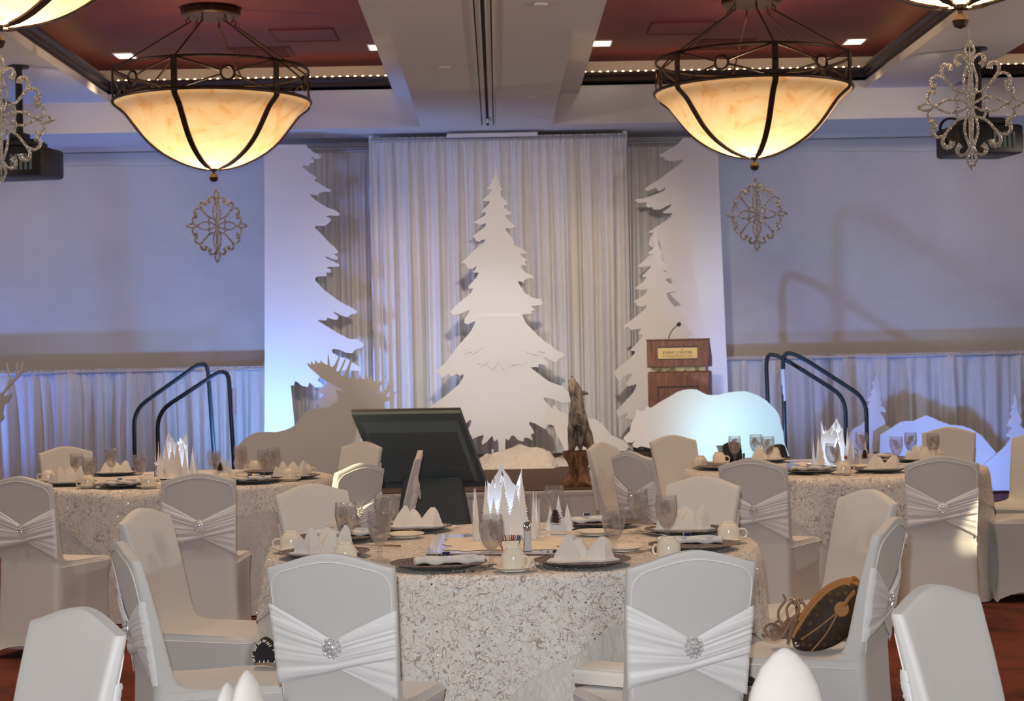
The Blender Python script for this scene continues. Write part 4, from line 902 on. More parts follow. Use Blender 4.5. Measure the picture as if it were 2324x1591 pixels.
# ================================================================== WOLF STATUE
def wolf(px, py):
    p = at(px, py, 13.2); z0 = 0.501
    t = thing('wolf_statue', 'painted howling wolf statue on a carved stump at the front of the stage', 'statue', (p.x, 13.2, z0)); t.scale = (1.32, 1.32, 1.32)
    s = 10.0 / F       # metres per photograph pixel at that distance
    bm = bmesh.new()
    def fn(u, v):
        a = 2 * PI * u
        z = 0.205 * v
        r = [0.082, 0.075, 0.052, 0.046, 0.055, 0.072, 0.078][min(6, int(v * 6.999))]; f = v * 6 - int(v * 6)
        R_ = [0.082, 0.075, 0.052, 0.046, 0.055, 0.072, 0.078, 0.078]
        i = min(5, int(v * 6)); r = R_[i] + (R_[i + 1] - R_[i]) * (v * 6 - i)
        r *= 1 + 0.16 * math.sin(5 * a + v * 3) + 0.10 * math.sin(11 * a - v * 7) + 0.05 * math.sin(23 * a)
        return (r * math.cos(a), r * 0.8 * math.sin(a), z)
    g = sheet(bm, fn, 60, 18, close_u=True); bm.faces.new([c[0] for c in g]); bm.faces.new([c[-1] for c in g])
    obj('stump', bm, M['stump'], t, True)
    for a in (0.6, 2.4, 3.9, 5.2):
        bm = bmesh.new(); tube(bm, spline([(0.035 * math.cos(a), 0.03 * math.sin(a), 0.12), (0.055 * math.cos(a), 0.045 * math.sin(a), 0.06), (0.085 * math.cos(a), 0.07 * math.sin(a), 0.02), (0.10 * math.cos(a + .3), 0.08 * math.sin(a + .3), 0.012)], 5), [0.02] * 5 + [0.019] * 5 + [0.015] * 5 + [0.012], 8); obj('root', bm, M['stump'], t, True)
    # body: one skinned surface
    V = [(0.028, 0.035, 0.265, .046), (0.020, 0.02, 0.33, .050), (0.006, -0.002, 0.395, .050), (0.002, -0.008, 0.445, .044), (0.004, -0.006, 0.49, .041), (0.002, -0.012, 0.528, .040), (-0.002, -0.022, 0.562, .034), (-0.016, -0.03, 0.598, .021), (-0.022, -0.033, 0.622, .014), (-0.026, -0.035, 0.636, .009),
         (-0.030, -0.034, 0.35, .027), (-0.040, -0.048, 0.28, .018), (-0.043, -0.055, 0.222, .013), (-0.044, -0.066, 0.207, .014),
         (0.022, -0.036, 0.35, .027), (0.018, -0.052, 0.28, .018), (0.014, -0.058, 0.222, .013), (0.013, -0.069, 0.207, .014),
         (0.062, 0.0, 0.26, .034), (0.072, -0.012, 0.225, .022), (0.070, -0.04, 0.208, .015),
         (-0.024, 0.005, 0.26, .032), (-0.030, -0.012, 0.225, .02), (-0.028, -0.035, 0.208, .014),
         (0.082, 0.045, 0.235, .02), (0.098, 0.03, 0.218, .016), (0.105, 0.005, 0.212, .010),
         (-0.030, -0.034, 0.578, .015), (-0.040, -0.040, 0.606, .009), (-0.041, -0.042, 0.617, .007)]
    E = [(0, 1), (1, 2), (2, 3), (3, 4), (4, 5), (5, 6), (6, 7), (7, 8), (8, 9), (2, 10), (10, 11), (11, 12), (12, 13), (2, 14), (14, 15), (15, 16), (16, 17), (0, 18), (18, 19), (19, 20), (0, 21), (21, 22), (22, 23), (0, 24), (24, 25), (25, 26), (6, 27), (27, 28), (28, 29)]
    me = bpy.data.meshes.new('body'); me.from_pydata([v[:3] for v in V], E, []); me.materials.append(M['wolf'])
    body = bpy.data.objects.new('body', me); COL.objects.link(body); body.parent = t
    sk = body.modifiers.new('skin', 'SKIN'); sk.use_smooth_shade = True
    for i, v in enumerate(V):
        sv = me.skin_vertices[0].data[i]; sv.radius = (v[3], v[3]); sv.use_root = (i == 0)
    sb = body.modifiers.new('sub', 'SUBSURF'); sb.levels = 2; sb.render_levels = 2
    tx = bpy.data.textures.new('furtex', 'CLOUDS'); tx.noise_scale = 0.018
    dm = body.modifiers.new('fur', 'DISPLACE'); dm.texture = tx; dm.strength = 0.008; dm.mid_level = 0.5
    for sx, yy in ((0.034, -0.012), (-0.018, 0.016)):
        bm = bmesh.new(); lathe(bm, [(0.014, 0), (0.012, 0.015), (0.006, 0.033), (0, 0.04)], 8, 0, Matrix.Translation((sx, yy + 0.01, 0.538)) @ Matrix.Rotation(1.75 if sx > 0 else 0.4, 4, 'Y') @ Matrix.Rotation(-0.9 if sx < 0 else 0.0, 4, 'X')); obj('ear', bm, M['wolf'], t, True)
    bm = bmesh.new(); lathe(bm, [(0, -0.012), (0.007, -0.008), (0.008, 0.004), (0.004, 0.014), (0, 0.017)], 10, 0, Matrix.Translation((-0.030, -0.037, 0.598)) @ Matrix.Rotation(-0.25, 4, 'Y')); obj('tongue', bm, M['tongue'], t, True)
    bm = bmesh.new(); lathe(bm, [(0, -0.004), (0.006, -0.002), (0.006, 0.003), (0, 0.006)], 8, 0, Matrix.Translation((-0.0255, -0.037, 0.630))); obj('nose', bm, M['black'], t, True)
    for sx in (-0.012, 0.012):
        bm = bmesh.new(); lathe(bm, [(0, -0.003), (0.003, 0), (0, 0.003)], 8, 0, Matrix.Translation((-0.010 + sx * 1.2, -0.050, 0.590))); obj('eye', bm, M['black'], t, True)
    bm = bmesh.new(); lathe(bm, [(0, -0.055), (0.020, -0.03), (0.026, 0.0), (0.018, 0.03), (0, 0.05)], 14, 0, Matrix.Translation((-0.002, -0.043, 0.405)) @ Matrix.Diagonal((1, 0.45, 1, 1))); obj('chest_fur', bm, M['wolfpale'], t, True)
wolf(1312, 1098)
# ================================================================== CHAIRS
RG = [  # z, yfront, yback, half width at the front, half width at the back
    (0.000, .228, -.285, .222, .205), (0.05, .217, -.272, .213, .196), (0.12, .208, -.258, .205, .187), (0.22, .203, -.248, .200, .180), (0.34, .207, -.240, .200, .175), (0.42, .216, -.236, .204, .174),
    (0.448, .226, -.235, .208, .174), (0.462, .226, -.235, .208, .174), (0.474, .217, -.2345, .202, .173), (0.479, .195, -.2342, .197, .173), (0.481, .14, -.2342, .195, .173), (0.482, .05, -.2342, .190, .173), (0.484, -.05, -.2344, .185, .173),
    (0.489, -.115, -.2346, .180, .173), (0.50, -.148, -.235, .176, .173), (0.52, -.166, -.2365, .174, .173), (0.56, -.180, -.2405, .174, .174), (0.62, -.194, -.2480, .177, .177), (0.69, -.2105, -.2585, .180, .180), (0.76, -.229, -.2715, .184, .184), (0.82, -.2465, -.2850, .187, .187), (0.870, -.261, -.2965, .1895, .1895), (0.882, -.2655, -.2985, .1895, .1895), (0.886, -.270, -.2965, .1885, .1885)]
def rint(z, k):
    for a, b in zip(RG, RG[1:]):
        if a[0] <= z <= b[0]:
            t = (z - a[0]) / (b[0] - a[0]); return a[k] + (b[k] - a[k]) * t
    return RG[-1][k] if z > RG[-1][0] else RG[0][k]
CROWN = 0.043
def crown(x, hw, z):
    u = min(1.0, abs(x / hw)); return CROWN * (0.55 * (0.5 + 0.5 * math.cos(PI * u)) + 0.45 * (1 - u * u)) * max(0.0, min(1.0, (z - 0.58) / 0.29)) ** 1.3
def bulge(x, hw, z): return -0.016 * max(0.0, 1 - (x / hw) ** 2) * max(0.0, min(1.0, (z - 0.50) / 0.2))
def rring(yf, yb, hw, rc):
    rc = min(rc, (yf - yb) * 0.42); out = []
    ns = 12
    for i in range(ns + 1): out.append((-hw + rc + (2 * hw - 2 * rc) * i / ns, yb))
    for i in range(1, 4): a = -PI / 2 + PI / 2 * i / 4; out.append((hw - rc + rc * math.cos(a), yb + rc + rc * math.sin(a)))
    nd_ = 8
    for i in range(nd_ + 1): out.append((hw, yb + rc + (yf - yb - 2 * rc) * i / nd_))
    for i in range(1, 4): a = PI / 2 * i / 4; out.append((hw - rc + rc * math.cos(a), yf - rc + rc * math.sin(a)))
    for i in range(ns + 1): out.append((hw - rc - (2 * hw - 2 * rc) * i / ns, yf))
    for i in range(1, 4): a = PI / 2 + PI / 2 * i / 4; out.append((-hw + rc + rc * math.cos(a), yf - rc + rc * math.sin(a)))
    for i in range(nd_ + 1): out.append((-hw, yf - rc - (yf - yb - 2 * rc) * i / nd_))
    for i in range(1, 4): a = PI + PI / 2 * i / 4; out.append((-hw + rc + rc * math.cos(a), yb + rc + rc * math.sin(a)))
    return out
def backsurf(x, z):
    """y of the outer face of the backrest."""
    hw = rint(z, 4); return rint(z, 2) + bulge(x, hw, z)
def cover_mesh():
    b = bmesh.new(); rings = []
    for (z, yf, yb, hf, hb) in RG:
        hw = hf; rr_ = rring(yf, yb, hf, 0.014 if z > 0.5 else 0.03); rg = []
        for (x, y) in rr_:
            zz = z + crown(x, hw, z); yy = y + bulge(x, hw, z)
            if z < 0.01:   # hem arches between the feet
                ux = 1 - (abs(x) / hw) ** 2; uy = 1 - (abs(y - (yf + yb) / 2) / ((yf - yb) / 2)) ** 2
                on_side = abs(abs(x) - hw) < 0.002
                zz += 0.07 * max(0, uy if on_side else ux) ** 0.8
            if z < 0.45:   # stretched fabric hollows slightly between the legs
                k = math.sin(PI * min(1, z / 0.45)) * 0.014
                if abs(abs(x) - hw) < 0.002: xx = x - math.copysign(k * max(0, 1 - (abs(y - (yf + yb) / 2) / ((yf - yb) / 2)) ** 2), x)
                else:
                    xx = x
                    if y > (yf + yb) / 2: yy -= k * max(0, 1 - (x / hw) ** 2)
            else: xx = x
            xx *= (hb + (hf - hb) * max(0.0, min(1.0, (y - yb) / (yf - yb)))) / hf
            rg.append(b.verts.new((xx, yy, zz)))
        rings.append(rg)
    n = len(rings[0])
    for A, B in zip(rings, rings[1:]):
        for i in range(n): b.faces.new((A[i], A[(i + 1) % n], B[(i + 1) % n], B[i]))
    # close the top ring across its thickness: back row i against front row
    top = rings[-1]; b.faces.new(top)
    bmesh.ops.triangulate(b, faces=[b.faces[-1]] if False else [f for f in b.faces if len(f.verts) > 4])
    return b
def sash_mesh(which, seed):
    """which 1: under band (upper left to lower right), 0: over band (lower left to upper right)."""
    r = random.Random(seed); b = bmesh.new(); ns, nt = 36, 44
    tab = [r.uniform(0, 1) for _ in range(64)]
    def vn(q):
        i = int(math.floor(q)); f = q - i; f = f * f * (3 - 2 * f); return tab[i % 64] * (1 - f) + tab[(i + 1) % 64] * f
    top, bot = ((0.785, 0.676, 0.765), (0.62, 0.600, 0.508)) if which else ((0.758, 0.678, 0.745), (0.548, 0.588, 0.622))
    def ln(k, s):
        a = abs(s) ** 0.92; return k[1] + ((k[0] if s < 0 else k[2]) - k[1]) * a
    off = 0.005 if which else 0.011
    def fn(u, v):
        s = -1 + 2 * u; z = ln(bot, s) + (ln(top, s) - ln(bot, s)) * v; hw = rint(z, 4); x = s * (hw + 0.002)
        h = 0.62 * vn(v * 13 + 0.9 * s * (v - .5) + 3) + 0.38 * vn(v * 27 + 1.2 * s + 11)
        smooth_mid = 0.35 + 0.65 * min(1.0, abs(s) * 2.2 + max(0, v - 0.45) * 1.5)
        edge = min(1.0, 14 * min(v, 1 - v)); hem = 0.0016 if min(v, 1 - v) < 0.06 else 0.0
        y = backsurf(max(-hw, min(hw, x)), z) - 0.002 - (off - 0.003) * edge * (1 - 0.55 * abs(s) ** 4) - 0.0085 * h * edge * smooth_mid - hem
        return (x, y, z)
    g = sheet(b, fn, ns, nt)
    for col, sx in ((g[0], -1), (g[-1], 1)):
        nw = [b.verts.new((sx * (rint(v_.co.z, 4) + 0.002), backsurf(sx * rint(v_.co.z, 4), v_.co.z) + 0.012, v_.co.z - 0.002)) for v_ in col]
        for i in range(len(col) - 1): b.faces.new((col[i], col[i + 1], nw[i + 1], nw[i]))
    return b
def piping_mesh():
    b = bmesh.new(); pts = []
    e = 0.010
    def P(x, z): 
        return (x, backsurf(x, z) - 0.001, z)
    for k in range(12): z = 0.50 + 0.31 * k / 11; pts.append(P(-(rint(z, 4) - e), z))
    for k in range(1, 7):   # rounded shoulder
        a = PI - PI / 2 * k / 6; pts.append((-(0.187 - e - 0.04) + 0.04 * math.cos(a), 0, 0.825 + 0.04 * math.sin(a)))
    for k in range(1, 14): x = -0.137 + 0.274 * k / 14; pts.append((x, 0, 0.865))
    for k in range(0, 6): a = PI / 2 - PI / 2 * k / 6; pts.append(((0.187 - e - 0.04) + 0.04 * math.cos(a), 0, 0.825 + 0.04 * math.sin(a)))
    for k in range(12): z = 0.81 - 0.31 * k / 11; pts.append(P(rint(z, 4) - e, z))
    out = []
    for (x, y, z) in pts:
        zz = z + (crown(x, 0.189, z) * 0.92 if z > 0.6 else 0)
        out.append((x, backsurf(x, min(z, 0.88)) - 0.0012, zz))
    tube(b, out, 0.0022, 5)
    rr_ = [(x * (.174 + .034 * (y + .2345) / .461) / .208 * 1.003, y) for x, y in rring(.2275, -.2345, .2085, 0.03)]; n = len(rr_)
    seat = [(x, y, 0.458) for (x, y) in rr_ if y > -0.21]
    seat.sort(key=lambda q: math.atan2(q[0], q[1]))
    tube(b, seat, 0.0022, 5)
    return b
def brooch(parent, kind):
    y0 = backsurf(0, 0.66) - 0.022
    b = bmesh.new(); RY = Matrix.Rotation(PI / 2, 4, 'X')
    if kind == 'flower':
        lathe(b, [(0, 0), (0.026, 0), (0.026, 0.004), (0, 0.006)], 16, 0, Matrix.Translation((0, y0 + 0.006, 0.66)) @ RY)
        gems = [(0, 0, .0075)] + [(0.0125 * math.cos(k * PI / 3), 0.0125 * math.sin(k * PI / 3), .0062) for k in range(6)] + [(0.0245 * math.cos(k * PI / 6 + .2), 0.0245 * math.sin(k * PI / 6 + .2), .0058) for k in range(12)]
        if True: gems = [(x, z * 1.08, r) for x, z, r in gems]
    else:
        lathe(b, [(0, 0), (0.02, 0), (0.02, 0.004), (0, 0.006)], 16, 0, Matrix.Translation((0, y0 + 0.006, 0.66)) @ RY)
        gems = [(0, 0, .007)] + [(0.012 * math.cos(k * PI / 3), 0.012 * math.sin(k * PI / 3), .0055) for k in range(6)] + [(0.021 * math.cos(k * PI / 5), 0.023 * math.sin(k * PI / 5), .0045) for k in range(10)] + [(-.006, -.030, .0045), (.006, -.030, .0045), (0, -.040, .004), (0, -.049, .0035), (0, -.060, .0045)]
        tube(b, [(0, y0, 0.64), (0, y0, 0.60)], 0.0012, 4)
    br = obj('brooch', b, M['silver'], parent)
    b = bmesh.new()
    for i, (x, z, r) in enumerate(gems):
        lathe(b, [(0, r * 0.75), (r * 0.55, r * 0.6), (r, 0), (r * 0.6, -r * 0.4)], 7, 0, Matrix.Translation((x, y0 - r * 0.2, 0.66 + z)) @ Matrix.Rotation(0.35 * math.sin(i * 2.3), 4, 'Z') @ Matrix.Rotation(0.3 * math.cos(i * 1.7), 4, 'X') @ RY, False)
    tag(obj('rhinestones', b, M['crystal'], br), kind='stuff')
def make_chair(kind):
    t = thing('banquet_chair', 'banquet chair in a white stretch cover', 'chair')
    obj('cover', cover_mesh(), M['spandex'], t, True)
    obj('piping', piping_mesh(), M['piping'], t, 'all')
    for wch in (1, 0): obj('sash', sash_mesh(wch, 5 + wch), M['sash'], t, 'all')
    brooch(t, kind); return t
chairF = Proto(make_chair('flower')); chairP = Proto(make_chair('pendant'))
# backrest-top pixel, distance, heading (degrees, 0 = away from the camera, + = turned right), brooch, label
CH = [
 (741, 4.92, 12, 'F', 'white covered chair at the near left of the front table, back to us', 'f'),
 (1560, 4.80, -14, 'F', 'white covered chair at the near right of the front table, clutch on its seat', 'f'),
 (275, 5.36, 68, 'F', 'white covered chair left of the front table, striped black pouch on its seat', 'f'),
 (322, 6.62, 106, 'F', 'white covered chair with empty seat, behind the pouch chair left of the front table', 'f'),
 (702, 7.80, 141, 'F', 'white covered chair at the far left of the front table, plain inner back', 'f'),
 (1590, 7.78, -143, 'F', 'white covered chair at the far right of the front table, plain inner back', 'f'),
 (1962, 6.80, -112, 'F', 'white covered chair right of the front table, empty seat, behind the handbag chair', 'f'),
 (2012, 5.64, -64, 'P', 'white covered chair at the right of the front table holding a brown handbag', 'f'),
 (445, 8.80, -2, 'F', 'white covered chair at the rear left table, back squarely to us', 'l'),
 (40, 8.80, 20, 'P', 'white covered chair with a drop brooch cut by the left edge of the picture', 'l'),
 (145, 12.15, 150, 'F', 'white covered chair on the far side of the rear left table', 'l'),
 (818, 12.0, -140, 'F', 'white covered chair beside the moose, plain inner back facing us', 'l'),
 (812, 9.35, -52, 'F', 'white covered chair with a bright golden patch of light on its back', 'l'),
 (945, 10.6, -91, 'F', 'white covered chair seen exactly edge on in front of the black screen', 'l'),
 (1702, 9.05, 28, 'P', 'white covered chair with a drop brooch, back to us at the rear right table', 'r'),
 (2132, 8.95, 10, 'F', 'white covered chair at the rear right table with bright light on its right edge', 'r'),
 (2150, 12.4, -158, 'F', 'white covered chair on the far side of the rear right table before the snowbanks', 'r'),
 (1523, 12.0, 152, 'F', 'white covered chair in front of the bear silhouette, plain inner back facing us', 'r'),
 (1428, 10.0, 58, 'P', 'white covered chair left of the rear right table, sash and dark brooch turned to us', 'r'),
 (1362, 11.15, 122, 'F', 'white covered chair beside the wolf statue, narrow plain back', 'r'),
 (2356, 11.35, -140, 'F', 'white covered chair whose back curves in at the right edge of the picture', 'r'),
 (2440, 10.2, -80, 'F', 'white covered chair seat and skirt at the right edge, back out of view', 'r'),
 (165, 3.88, -134, 'F', 'nearest white covered chair at the bottom left corner', 'n'),
 (2112, 3.96, 132, 'F', 'nearest white covered chair at the bottom right corner', 'n')]
GRP = {'f': 'chairs around the front table', 'l': 'chairs around the rear left table', 'r': 'chairs around the rear right table', 'n': 'nearest chairs'}
def wdir(hd): a = math.radians(hd); return Vector((math.sin(a), math.cos(a), 0))
CHP = []
for (px, d, hd, bk, lab, g) in CH:
    top = at(px, 820, d); f = wdir(hd)
    # outer back top sits 0.285 behind the chair's origin
    pos = Vector((top.x, d, 0)) + f * 0.285
    CHP.append(pos)
    (chairF if bk == 'F' else chairP).put((pos.x, pos.y, 0), -math.radians(hd), lab, GRP[g])

# ================================================================== TABLES AND CLOTHS
RT, ZTOP = 0.915, 0.765
def folds(phi, seeds, n1, n2): return 0.55 * math.sin(n1 * phi + seeds[0]) + 0.35 * math.sin(n2 * phi + seeds[1]) + 0.25 * math.sin((n1 * 2 + 1) * phi + seeds[2])
def table(cx, cy, rot, name_lab, seed, hidden=False):
    r = random.Random(seed); sd = [r.uniform(0, 6.28) for _ in range(3)]
    t = thing('round_table', 'round banquet table under the ' + name_lab, 'table', (cx, cy, 0), 0, 'round banquet tables')
    b = bmesh.new(); lathe(b, [(0, 0.735), (0.90, 0.735), (0.905, 0.745), (0.90, 0.755), (0, 0.755)], 48); obj('tabletop', b, M['blockwood'], t, True)
    for k in range(4):
        a = PI / 4 + k * PI / 2; b = bmesh.new(); tube(b, [(0.55 * math.cos(a), 0.55 * math.sin(a), 0), (0.5 * math.cos(a), 0.5 * math.sin(a), 0.735)], 0.02, 8); obj('leg', b, M['track'], t, True)
    def cl(phi, drop, extra=0.0):
        tt = drop / 0.75
        return RT + 0.012 + extra + 0.075 * tt + 0.05 * tt ** 0.8 * folds(phi, sd, 13, 21)
    def mk(nm, zoff, hem, material, extra, lab, cat, nv=12, nphi=300):
        b = bmesh.new(); rings = []
        rad = [0.0, 0.25, 0.5, 0.7, 0.85, 0.905]
        ctr = b.verts.new((0, 0, ZTOP - 0.008 + zoff))
        prev = None
        for rr_ in rad[1:]:
            ring = [b.verts.new((rr_ * math.cos(2 * PI * i / nphi), rr_ * math.sin(2 * PI * i / nphi), ZTOP - 0.008 + zoff)) for i in range(nphi)]
            if prev is None:
                for i in range(nphi): b.faces.new((ctr, ring[i], ring[(i + 1) % nphi]))
            else:
                for i in range(nphi): b.faces.new((prev[i], ring[i], ring[(i + 1) % nphi], prev[(i + 1) % nphi]))
            prev = ring
        for j in range(nv + 1):
            ring = []
            for i in range(nphi):
                phi = 2 * PI * i / nphi; H = hem(phi); f = (j / nv); dr = 0.010 + (H - 0.010) * f
                q = cl(phi, dr, extra) - (0.010 if j == 0 else 0)
                ring.append(b.verts.new((q * math.cos(phi), q * math.sin(phi), ZTOP - 0.008 + zoff - (dr if j else 0.004))))
            for i in range(nphi): b.faces.new((prev[i], ring[i], ring[(i + 1) % nphi], prev[(i + 1) % nphi]))
            prev = ring
        o = obj(nm, b, M[material], None, 'all', (cx, cy, 0)); tag(o, lab, cat); return o
    mk('tablecloth', 0.001, lambda phi: 0.752, 'ivory', 0.0, 'crinkled ivory floor length cloth under the ' + name_lab, 'tablecloth')
    def hem(phi):
        a = (phi - rot) % (PI / 2); a = min(a, PI / 2 - a)           # 0 at a side middle, 45 deg at a corner
        return min(0.66, 1.075 / math.cos(a) - RT + 0.012 * math.sin(17 * phi))
    ov = mk('sequin_overlay', 0.005, hem, 'sequin', 0.006, name_lab, 'table overlay', 12, 300)
    if not hidden:   # loose sequins catching the light
        b = bmesh.new(); rr2 = random.Random(seed + 9)
        for k in range(5600 if cy < 8 else 2600):
            phi = rr2.uniform(PI, 2 * PI) if k % 5 else rr2.uniform(0, 2 * PI)
            if k % 2 == 0:
                q = RT * math.sqrt(rr2.random()) * 0.98; p = Vector((q * math.cos(phi), q * math.sin(phi), ZTOP + 0.0015)); nrm = Vector((0, 0, 1))
            else:
                dr = rr2.uniform(0.02, hem(phi) - 0.01); q = cl(phi, dr, 0.0095); p = Vector((q * math.cos(phi), q * math.sin(phi), ZTOP - 0.004 - dr)); nrm = Vector((math.cos(phi), math.sin(phi), 0.1))
            nrm = (nrm + Vector((rr2.gauss(0, .38), rr2.gauss(0, .38), rr2.gauss(0, .38)))).normalized()
            a = nrm.orthogonal().normalized() * 0.0019; c = nrm.cross(a)
            b.faces.new([b.verts.new(p + a), b.verts.new(p + c), b.verts.new(p - a), b.verts.new(p - c)])
        tag(obj('sequins', b, M['flake'], ov), kind='stuff')
    return Vector((cx, cy, 0))
tF = table(0.04, 6.60, -PI / 2 + math.radians(34), 'sequin overlay on the front table', 1)
tL = table(-1.99, 10.95, -PI / 2 + math.radians(34), 'sequin overlay on the rear left table', 2)
tR = table(2.07, 10.75, -PI / 2 + math.radians(42), 'sequin overlay on the rear right table', 3)
tN = table(0.0, 2.42, 0.3, 'sequin overlay on the nearest table', 4, True)

# ================================================================== TABLEWARE PROTOTYPES
def make_goblet():
    t = thing('water_goblet', 'stemmed goblet of ice water', 'goblet')
    outer = [(0.0, 0.0), (0.036, 0.0005), (0.0365, 0.003), (0.020, 0.006), (0.009, 0.012), (0.0065, 0.022), (0.010, 0.034), (0.0075, 0.042), (0.009, 0.050), (0.0145, 0.057), (0.027, 0.073), (0.037, 0.098), (0.0415, 0.122), (0.0415, 0.146), (0.0385, 0.176)]
    inner = [(0.0370, 0.1755), (0.0400, 0.146), (0.0400, 0.122), (0.0355, 0.098), (0.0255, 0.074), (0.0125, 0.060), (0.0, 0.058)]
    b = bmesh.new(); lathe(b, outer + inner, 28, cap=False); obj('glass', b, M['glass'], t, 'all')
    b = bmesh.new(); lathe(b, [(0.0, 0.0585), (0.0123, 0.0605), (0.0253, 0.0743), (0.0353, 0.0983), (0.0398, 0.1222), (0.0399, 0.146), (0.0388, 0.157), (0.0, 0.157)], 24, cap=False); wt = obj('water', b, M['water'], t, 'all')
    b = bmesh.new(); r = random.Random(3)
    for k in range(9):
        a = r.uniform(0, 6.28); q = r.uniform(0.004, 0.024); s = r.uniform(0.007, 0.010)
        mt = Matrix.Translation((q * math.cos(a), q * math.sin(a), 0.150 - 0.006 * k)) @ Matrix.Rotation(r.uniform(0, 3), 4, 'X') @ Matrix.Rotation(r.uniform(0, 3), 4, 'Z')
        t2 = bmesh.new(); box(t2, -s, s, -s, s, -s * .8, s * .8); merge(b, t2, 0, mt)
    tag(obj('ice', b, M['ice'], wt), kind='stuff')
    return t
def make_cup():
    t = thing('coffee_cup', 'cream coffee cup turned upside down', 'cup')
    b = bmesh.new(); lathe(b, [(0.0385, 0.004), (0.041, 0.0), (0.0415, 0.004), (0.0415, 0.040), (0.040, 0.047), (0.030, 0.062), (0.0245, 0.067), (0.0245, 0.071), (0.021, 0.071), (0.0205, 0.068), (0, 0.0675)], 28, cap=False); obj('bowl', b, M['china'], t, True)
    b = bmesh.new(); tube(b, spline([(0.040, 0, 0.043), (0.058, 0, 0.042), (0.068, 0, 0.030), (0.064, 0, 0.014), (0.052, 0, 0.009), (0.041, 0, 0.013)], 5), 0.0042, 8, flat=0.8); obj('handle', b, M['china'], t, True)
    return t
def make_plate(nm, R_, lab, cat, mm, deep=0.010):
    t = thing(nm, lab, cat)
    b = bmesh.new(); lathe(b, [(0, 0.002), (R_ * 0.60, 0.002), (R_ * 0.66, 0.004), (R_, deep), (R_, deep + 0.003), (R_ * 0.66, 0.008), (R_ * 0.60, 0.005), (0, 0.005)], 40); o = obj('dish', b, M[mm], t, True)
    b = bmesh.new(); lathe(b, [(R_ * 0.62, 0.0), (R_ * 0.64, 0.0), (R_ * 0.64, 0.003), (R_ * 0.62, 0.003), (R_ * 0.62, 0.0)], 40, cap=False); obj('foot', b, M[mm], t)
    return t
def make_charger():
    t = thing('charger_plate', 'dark glitter charger plate', 'charger plate'); R_ = 0.165
    b = bmesh.new(); lathe(b, [(0, 0.010), (R_ * 0.72, 0.010), (R_ * 0.80, 0.014), (R_, 0.0165), (R_ + 0.001, 0.0185), (R_ * 0.80, 0.0165), (R_ * 0.72, 0.0125), (0, 0.0125)], 48); obj('dish', b, M['charger'], t, True)
    b = bmesh.new(); lathe(b, [(0.0, 0.0), (R_ * 0.66, 0.0), (R_ * 0.72, 0.003), (R_ - 0.004, 0.0165), (R_ * 0.8, 0.0139), (R_ * 0.70, 0.009), (0, 0.009)], 48); obj('underside', b, M['chargerrim'], t, True)
    return t
def tent(b, x, y, rz, w_, d_, h, lean=0.0, mi=0):
    """a folded cloth peak: front ridge, two swept sides, open back with thickness."""
    mt = Matrix.Translation((x, y, 0)) @ Matrix.Rotation(rz, 4, 'Z'); n = 3
    def surf(u, v, o=0.0):
        a = PI * (u - 0.5) * 1.25; k = 1 - v
        r_ = (w_ * 0.5) * (k ** 0.8 * 0.84 + 0.16) * (1 - o) * (1 + 0.06 * math.sin(5 * v + 3 * u)); 
        return mt @ Vector((r_ * math.sin(a) + lean * v, -(d_ * 0.5) * k * math.cos(a) * (1 - o), h * v ** 0.85))
    g = [[b.verts.new(surf(i / n, j / 5)) for j in range(6)] for i in range(n + 1)]
    gi = [[b.verts.new(surf(i / n, j / 5, 0.12) - Vector((0, 0, 0.002))) for j in range(6)] for i in range(n + 1)]
    for i in range(n):
        for j in range(5):
            b.faces.new((g[i][j], g[i + 1][j], g[i + 1][j + 1], g[i][j + 1])); b.faces.new((gi[i][j], gi[i][j + 1], gi[i + 1][j + 1], gi[i + 1][j]))
    for i in range(n): b.faces.new((g[i][5], g[i + 1][5], gi[i + 1][5], gi[i][5]))
    for i in (0, n):
        for j in range(5): b.faces.new((g[i][j], g[i][j + 1], gi[i][j + 1], gi[i][j]))
def make_napkin_tent():
    t = thing('folded_napkin', 'white napkin folded into peaks', 'napkin')
    b = bmesh.new(); tent(b, -0.05, 0.0, 0.5, 0.105, 0.10, 0.088, 0.008); obj('peak', b, M['napkin'], t, True)
    b = bmesh.new(); tent(b, 0.055, -0.005, -0.45, 0.12, 0.10, 0.080, 0.016); obj('peak', b, M['napkin'], t, True)
    b = bmesh.new(); tent(b, 0.0, 0.04, 0.1, 0.10, 0.08, 0.070, -0.01); obj('peak', b, M['napkin'], t, True)
    b = bmesh.new()
    pts = [(-0.125, -0.03), (-0.07, -0.062), (0.0, -0.05), (0.06, -0.066), (0.125, -0.03), (0.10, 0.05), (-0.10, 0.05)]
    prism(b, [(x, y, 0.0) for x, y in pts], (0, 0, 0.006)); obj('base_fold', b, M['napkin'], t)
    return t
def make_napkin_fan():
    t = thing('folded_napkin', 'white napkin folded into a crown', 'napkin')
    for k, (x, y, rz, w_, h, ln) in enumerate(((-0.075, 0.0, 0.9, 0.08, 0.062, -0.02), (-0.035, -0.02, 0.4, 0.095, 0.094, -0.012), (0.02, -0.028, 0.0, 0.105, 0.078, 0.006), (0.065, -0.012, -0.5, 0.09, 0.098, 0.016), (0.01, 0.03, 0.1, 0.11, 0.088, 0.0))):
        b = bmesh.new(); tent(b, x, y, rz, w_, 0.085, h, ln); obj('peak', b, M['napkin'], t, True)
    b = bmesh.new(); prism(b, [(x, y, 0.0) for x, y in [(-0.13, -0.02), (-0.06, -0.06), (0.07, -0.066), (0.125, -0.02), (0.08, 0.05), (-0.08, 0.05)]], (0, 0, 0.005)); obj('base_fold', b, M['napkin'], t)
    return t
